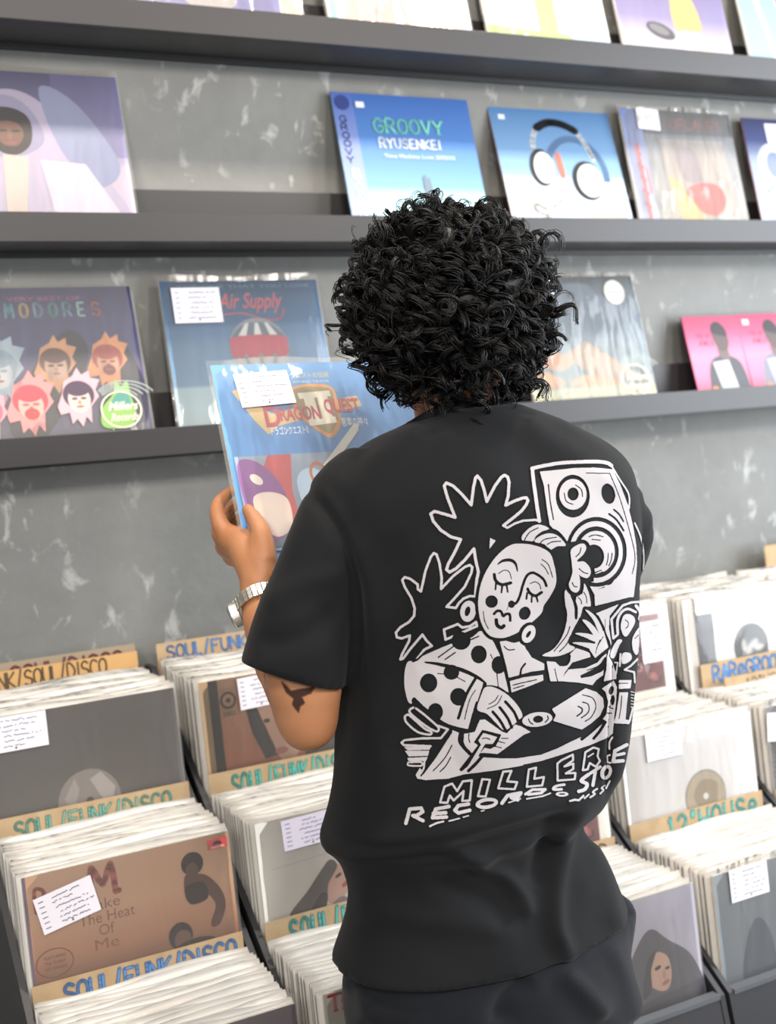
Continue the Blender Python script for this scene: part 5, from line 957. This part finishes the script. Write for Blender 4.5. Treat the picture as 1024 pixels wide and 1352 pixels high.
pm = lay_ink(k.M, shirt_me, 0.8, 0.0007, PX0, PY0, PX1, PY1, 'shirt_print'); pm.transform(PI_); po = link('shirt_print', pm, ink_mat('white_screen_ink', 'aeaaac', '101113'), shirt); po['label'] = 'white screen print of a woman at a turntable beside a speaker'
# tattoo on the upper arm
tk = Ink(); tk.M = np.zeros((60 * SS, 70 * SS), np.float32)
def tpoly(P):
    global PX0, PY0; a_, b_ = PX0, PY0; PX0, PY0 = 362, 895; tk.t = (0, 0, 1); tk.raw(P, .85); PX0, PY0 = a_, b_
tpoly([(372, 900), (384, 912), (410, 908), (418, 903), (410, 915), (398, 920), (402, 928), (396, 932), (394, 940), (386, 930), (388, 922), (378, 914)])
PXs = (PX0, PY0)
tm = lay_ink(tk.M, body_me, 0.9, 0.0004, 362, 895, 432, 955, 'tattoo'); tm.transform(PI_); link('tattoo', tm, ink_mat('tattoo_ink', '3c2a24', '7a4e34'), body)
# ------------------------------------------------------------------ held record
def art_quest(f):
    f.grad([(0, '4f97d2'), (.5, '4a94d4'), (1, '3f86cc')]); f.af = (.697, -.019, .814, .0295); f.text('ドラゴンクエストの伝説', .385, .065, .03, 'd9c860', width=.41); f.text('FAMILY SOUND TRACK', .42, .10, .014, 'cfe2ee', width=.37)
    f.poly([(.13, .14), (.20, .12), (.26, .22), (.36, .30), (.60, .25), (.95, .20), (.97, .27), (.62, .33), (.38, .38), (.31, .43), (.24, .34)], 'd8b878')
    f.blob([(.50, .155), (.56, .12), (.68, .11), (.80, .14), (.81, .27), (.80, .38), (.72, .47), (.64, .43), (.55, .34), (.51, .26)], 'e0973c'); f.blob([(.525, .165), (.57, .135), (.68, .13), (.785, .155), (.79, .27), (.78, .36), (.715, .44), (.65, .41), (.57, .33), (.53, .26)], '9c8c62')
    for u in (.59, .68): f.poly([(u, .19), (u + .07, .185), (u + .075, .36), (u + .005, .365)], 'eae4cf')
    f.poly([(.555, .17), (.775, .16), (.775, .20), (.56, .21)], 'eae4cf'); f.poly([(.585, .35), (.77, .335), (.775, .375), (.59, .39)], 'eae4cf')
    f.text('D', .30, .38, .13, 'c4485a', width=.11, bold=.03); f.text('RAGON', .405, .345, .085, 'c4485a', width=.27, bold=.03); f.text('QUEST', .71, .305, .085, 'c4485a', width=.24, bold=.03)
    f.text('ドラゴンクエストⅡ', .32, .435, .042, 'eef3f6', width=.25, bold=.012); f.text('悪霊の神々', .80, .40, .045, 'eef3f6', width=.18, bold=.012)
    f.af = (.697, -.019, 1.08, -.085); f.rect(.06, .53, 1.42, .96, '90a2b6', '6a7f96'); f.poly([(.22, .60), (.27, .53), (.42, .53), (.38, .70), (.40, .93), (.34, .96)], 'c8474c'); f.blob([(.07, .57), (.17, .55), (.28, .62), (.34, .74), (.30, .88), (.16, .92), (.08, .78)], '8c4f9a')
    f.blob([(.13, .72), (.24, .70), (.34, .74), (.33, .86), (.22, .90), (.14, .82)], 'e2cfc0'); f.ell(.17, .64, .04, .022, 'e6dcc8', .4); f.blob([(.42, .66), (.52, .60), (.62, .66), (.60, .85), (.46, .84)], 'a9c4da'); f.poly([(.60, .60), (.88, .40), (.915, .40), (.90, .435), (.63, .635)], 'e4ded0'); f.stroke([(.57 + .05 * math.cos(a), .63 + .05 * math.sin(a)) for a in np.linspace(0, 6.28, 18)], .018, 'd8824a')
    f.blob([(.32, .93), (.38, .86), (.5, .9), (.6, .96)], '4c5058'); f.blob([(.7, .9), (.8, .7), (1.0, .66), (1.2, .8), (1.1, .95)], '7a5a86')
ry = -(-rback); mt = Matrix.Identity(4); org = rBL + rw * RS / 2
for i in range(3): mt[i][0] = rw[i]; mt[i][1] = rback[i]; mt[i][2] = rup[i]; mt[i][3] = org[i]
make_record('light blue record lettered DRAGON QUEST held up in the hands', (0, 0, 0), 0, RS, RS, art_quest, None, mtx=mt, seed=77, film=plastic_mat('held_sleeve_film', 0.07, 0.08, 0.35), amp=.0022, labels=[(.089, .068, .078, .056, dict(rot=.066, tint='f0e6e2'))])

# ------------------------------------------------------------------ steel watch on the left wrist
wa = wrist - at_d(355, 825, 1.52); wa /= np.linalg.norm(wa); wl = -(CR - wa * (CR @ wa)); wl /= np.linalg.norm(wl); wn = np.cross(wa, wl); wc_ = at_d(345, 797, 1.542)
steel = mat('watch_steel', 'e6e2d8', 0.38, 0.5, metal=1.0); dark_s = mat('watch_dial', '2a2c30', 0.15, 0.6)
watch = empty('wristwatch', tuple(wc_)); tag(watch, 'silver steel wristwatch with link bracelet on the left wrist', 'watch')
rx, rz = .0315, .0295; nl = 32
case_dir = wl * .95 - wn * .30 * (1 if wn @ CF < 0 else -1); case_dir /= np.linalg.norm(case_dir)
for k in range(nl):
    a = 2 * math.pi * k / nl; rad = wl * math.cos(a) * rx + wn * math.sin(a) * rz; e = rad / np.linalg.norm(rad)
    if e @ case_dir > .84: continue
    tg = np.cross(wa, e); V = []; hw = .5 * 2 * math.pi * .0305 / nl * .90
    for (ya, yb) in ((-.0085, -.0034), (-.003, .003), (.0034, .0085)):
        for ee in (0, .0030):
            for (sa, sb) in ((-1, ya), (1, ya), (1, yb), (-1, yb)): V.append(rad + e * ee + tg * hw * sa + wa * sb)
    F = []
    for b0 in (0, 8, 16): F += [tuple(b0 + q for q in f_) for f_ in BOXF]
    link('bracelet_link', mesh('bracelet_link', V, F), steel, watch)
cx = case_dir * .0325; ca = np.cross(case_dir, wa); ca /= np.linalg.norm(ca)
def disc(r0, r1, h0, h1, n=32):
    V = [cx + case_dir * h0 + (ca * math.cos(2 * math.pi * k / n) + wa * math.sin(2 * math.pi * k / n)) * r0 for k in range(n)] + [cx + case_dir * h1 + (ca * math.cos(2 * math.pi * k / n) + wa * math.sin(2 * math.pi * k / n)) * r1 for k in range(n)]
    return V, [tuple(range(n))[::-1], tuple(range(n, 2 * n))] + [(i, (i + 1) % n, (i + 1) % n + n, i + n) for i in range(n)]
link('watch_case', mesh('watch_case', *disc(.0175, .0185, -.004, .0055)), steel, watch); link('bezel', mesh('bezel', *disc(.0185, .0160, .0056, .0080)), steel, watch); link('dial', mesh('dial', *disc(.0150, .0150, .0081, .0088)), dark_s, watch)
v_, f_ = tube([cx + wa * .0185 + case_dir * .001, cx + wa * .022 + case_dir * .001], [.0024, .0024], 10, cap=False); link('crown', mesh('crown', v_, f_), steel, watch)
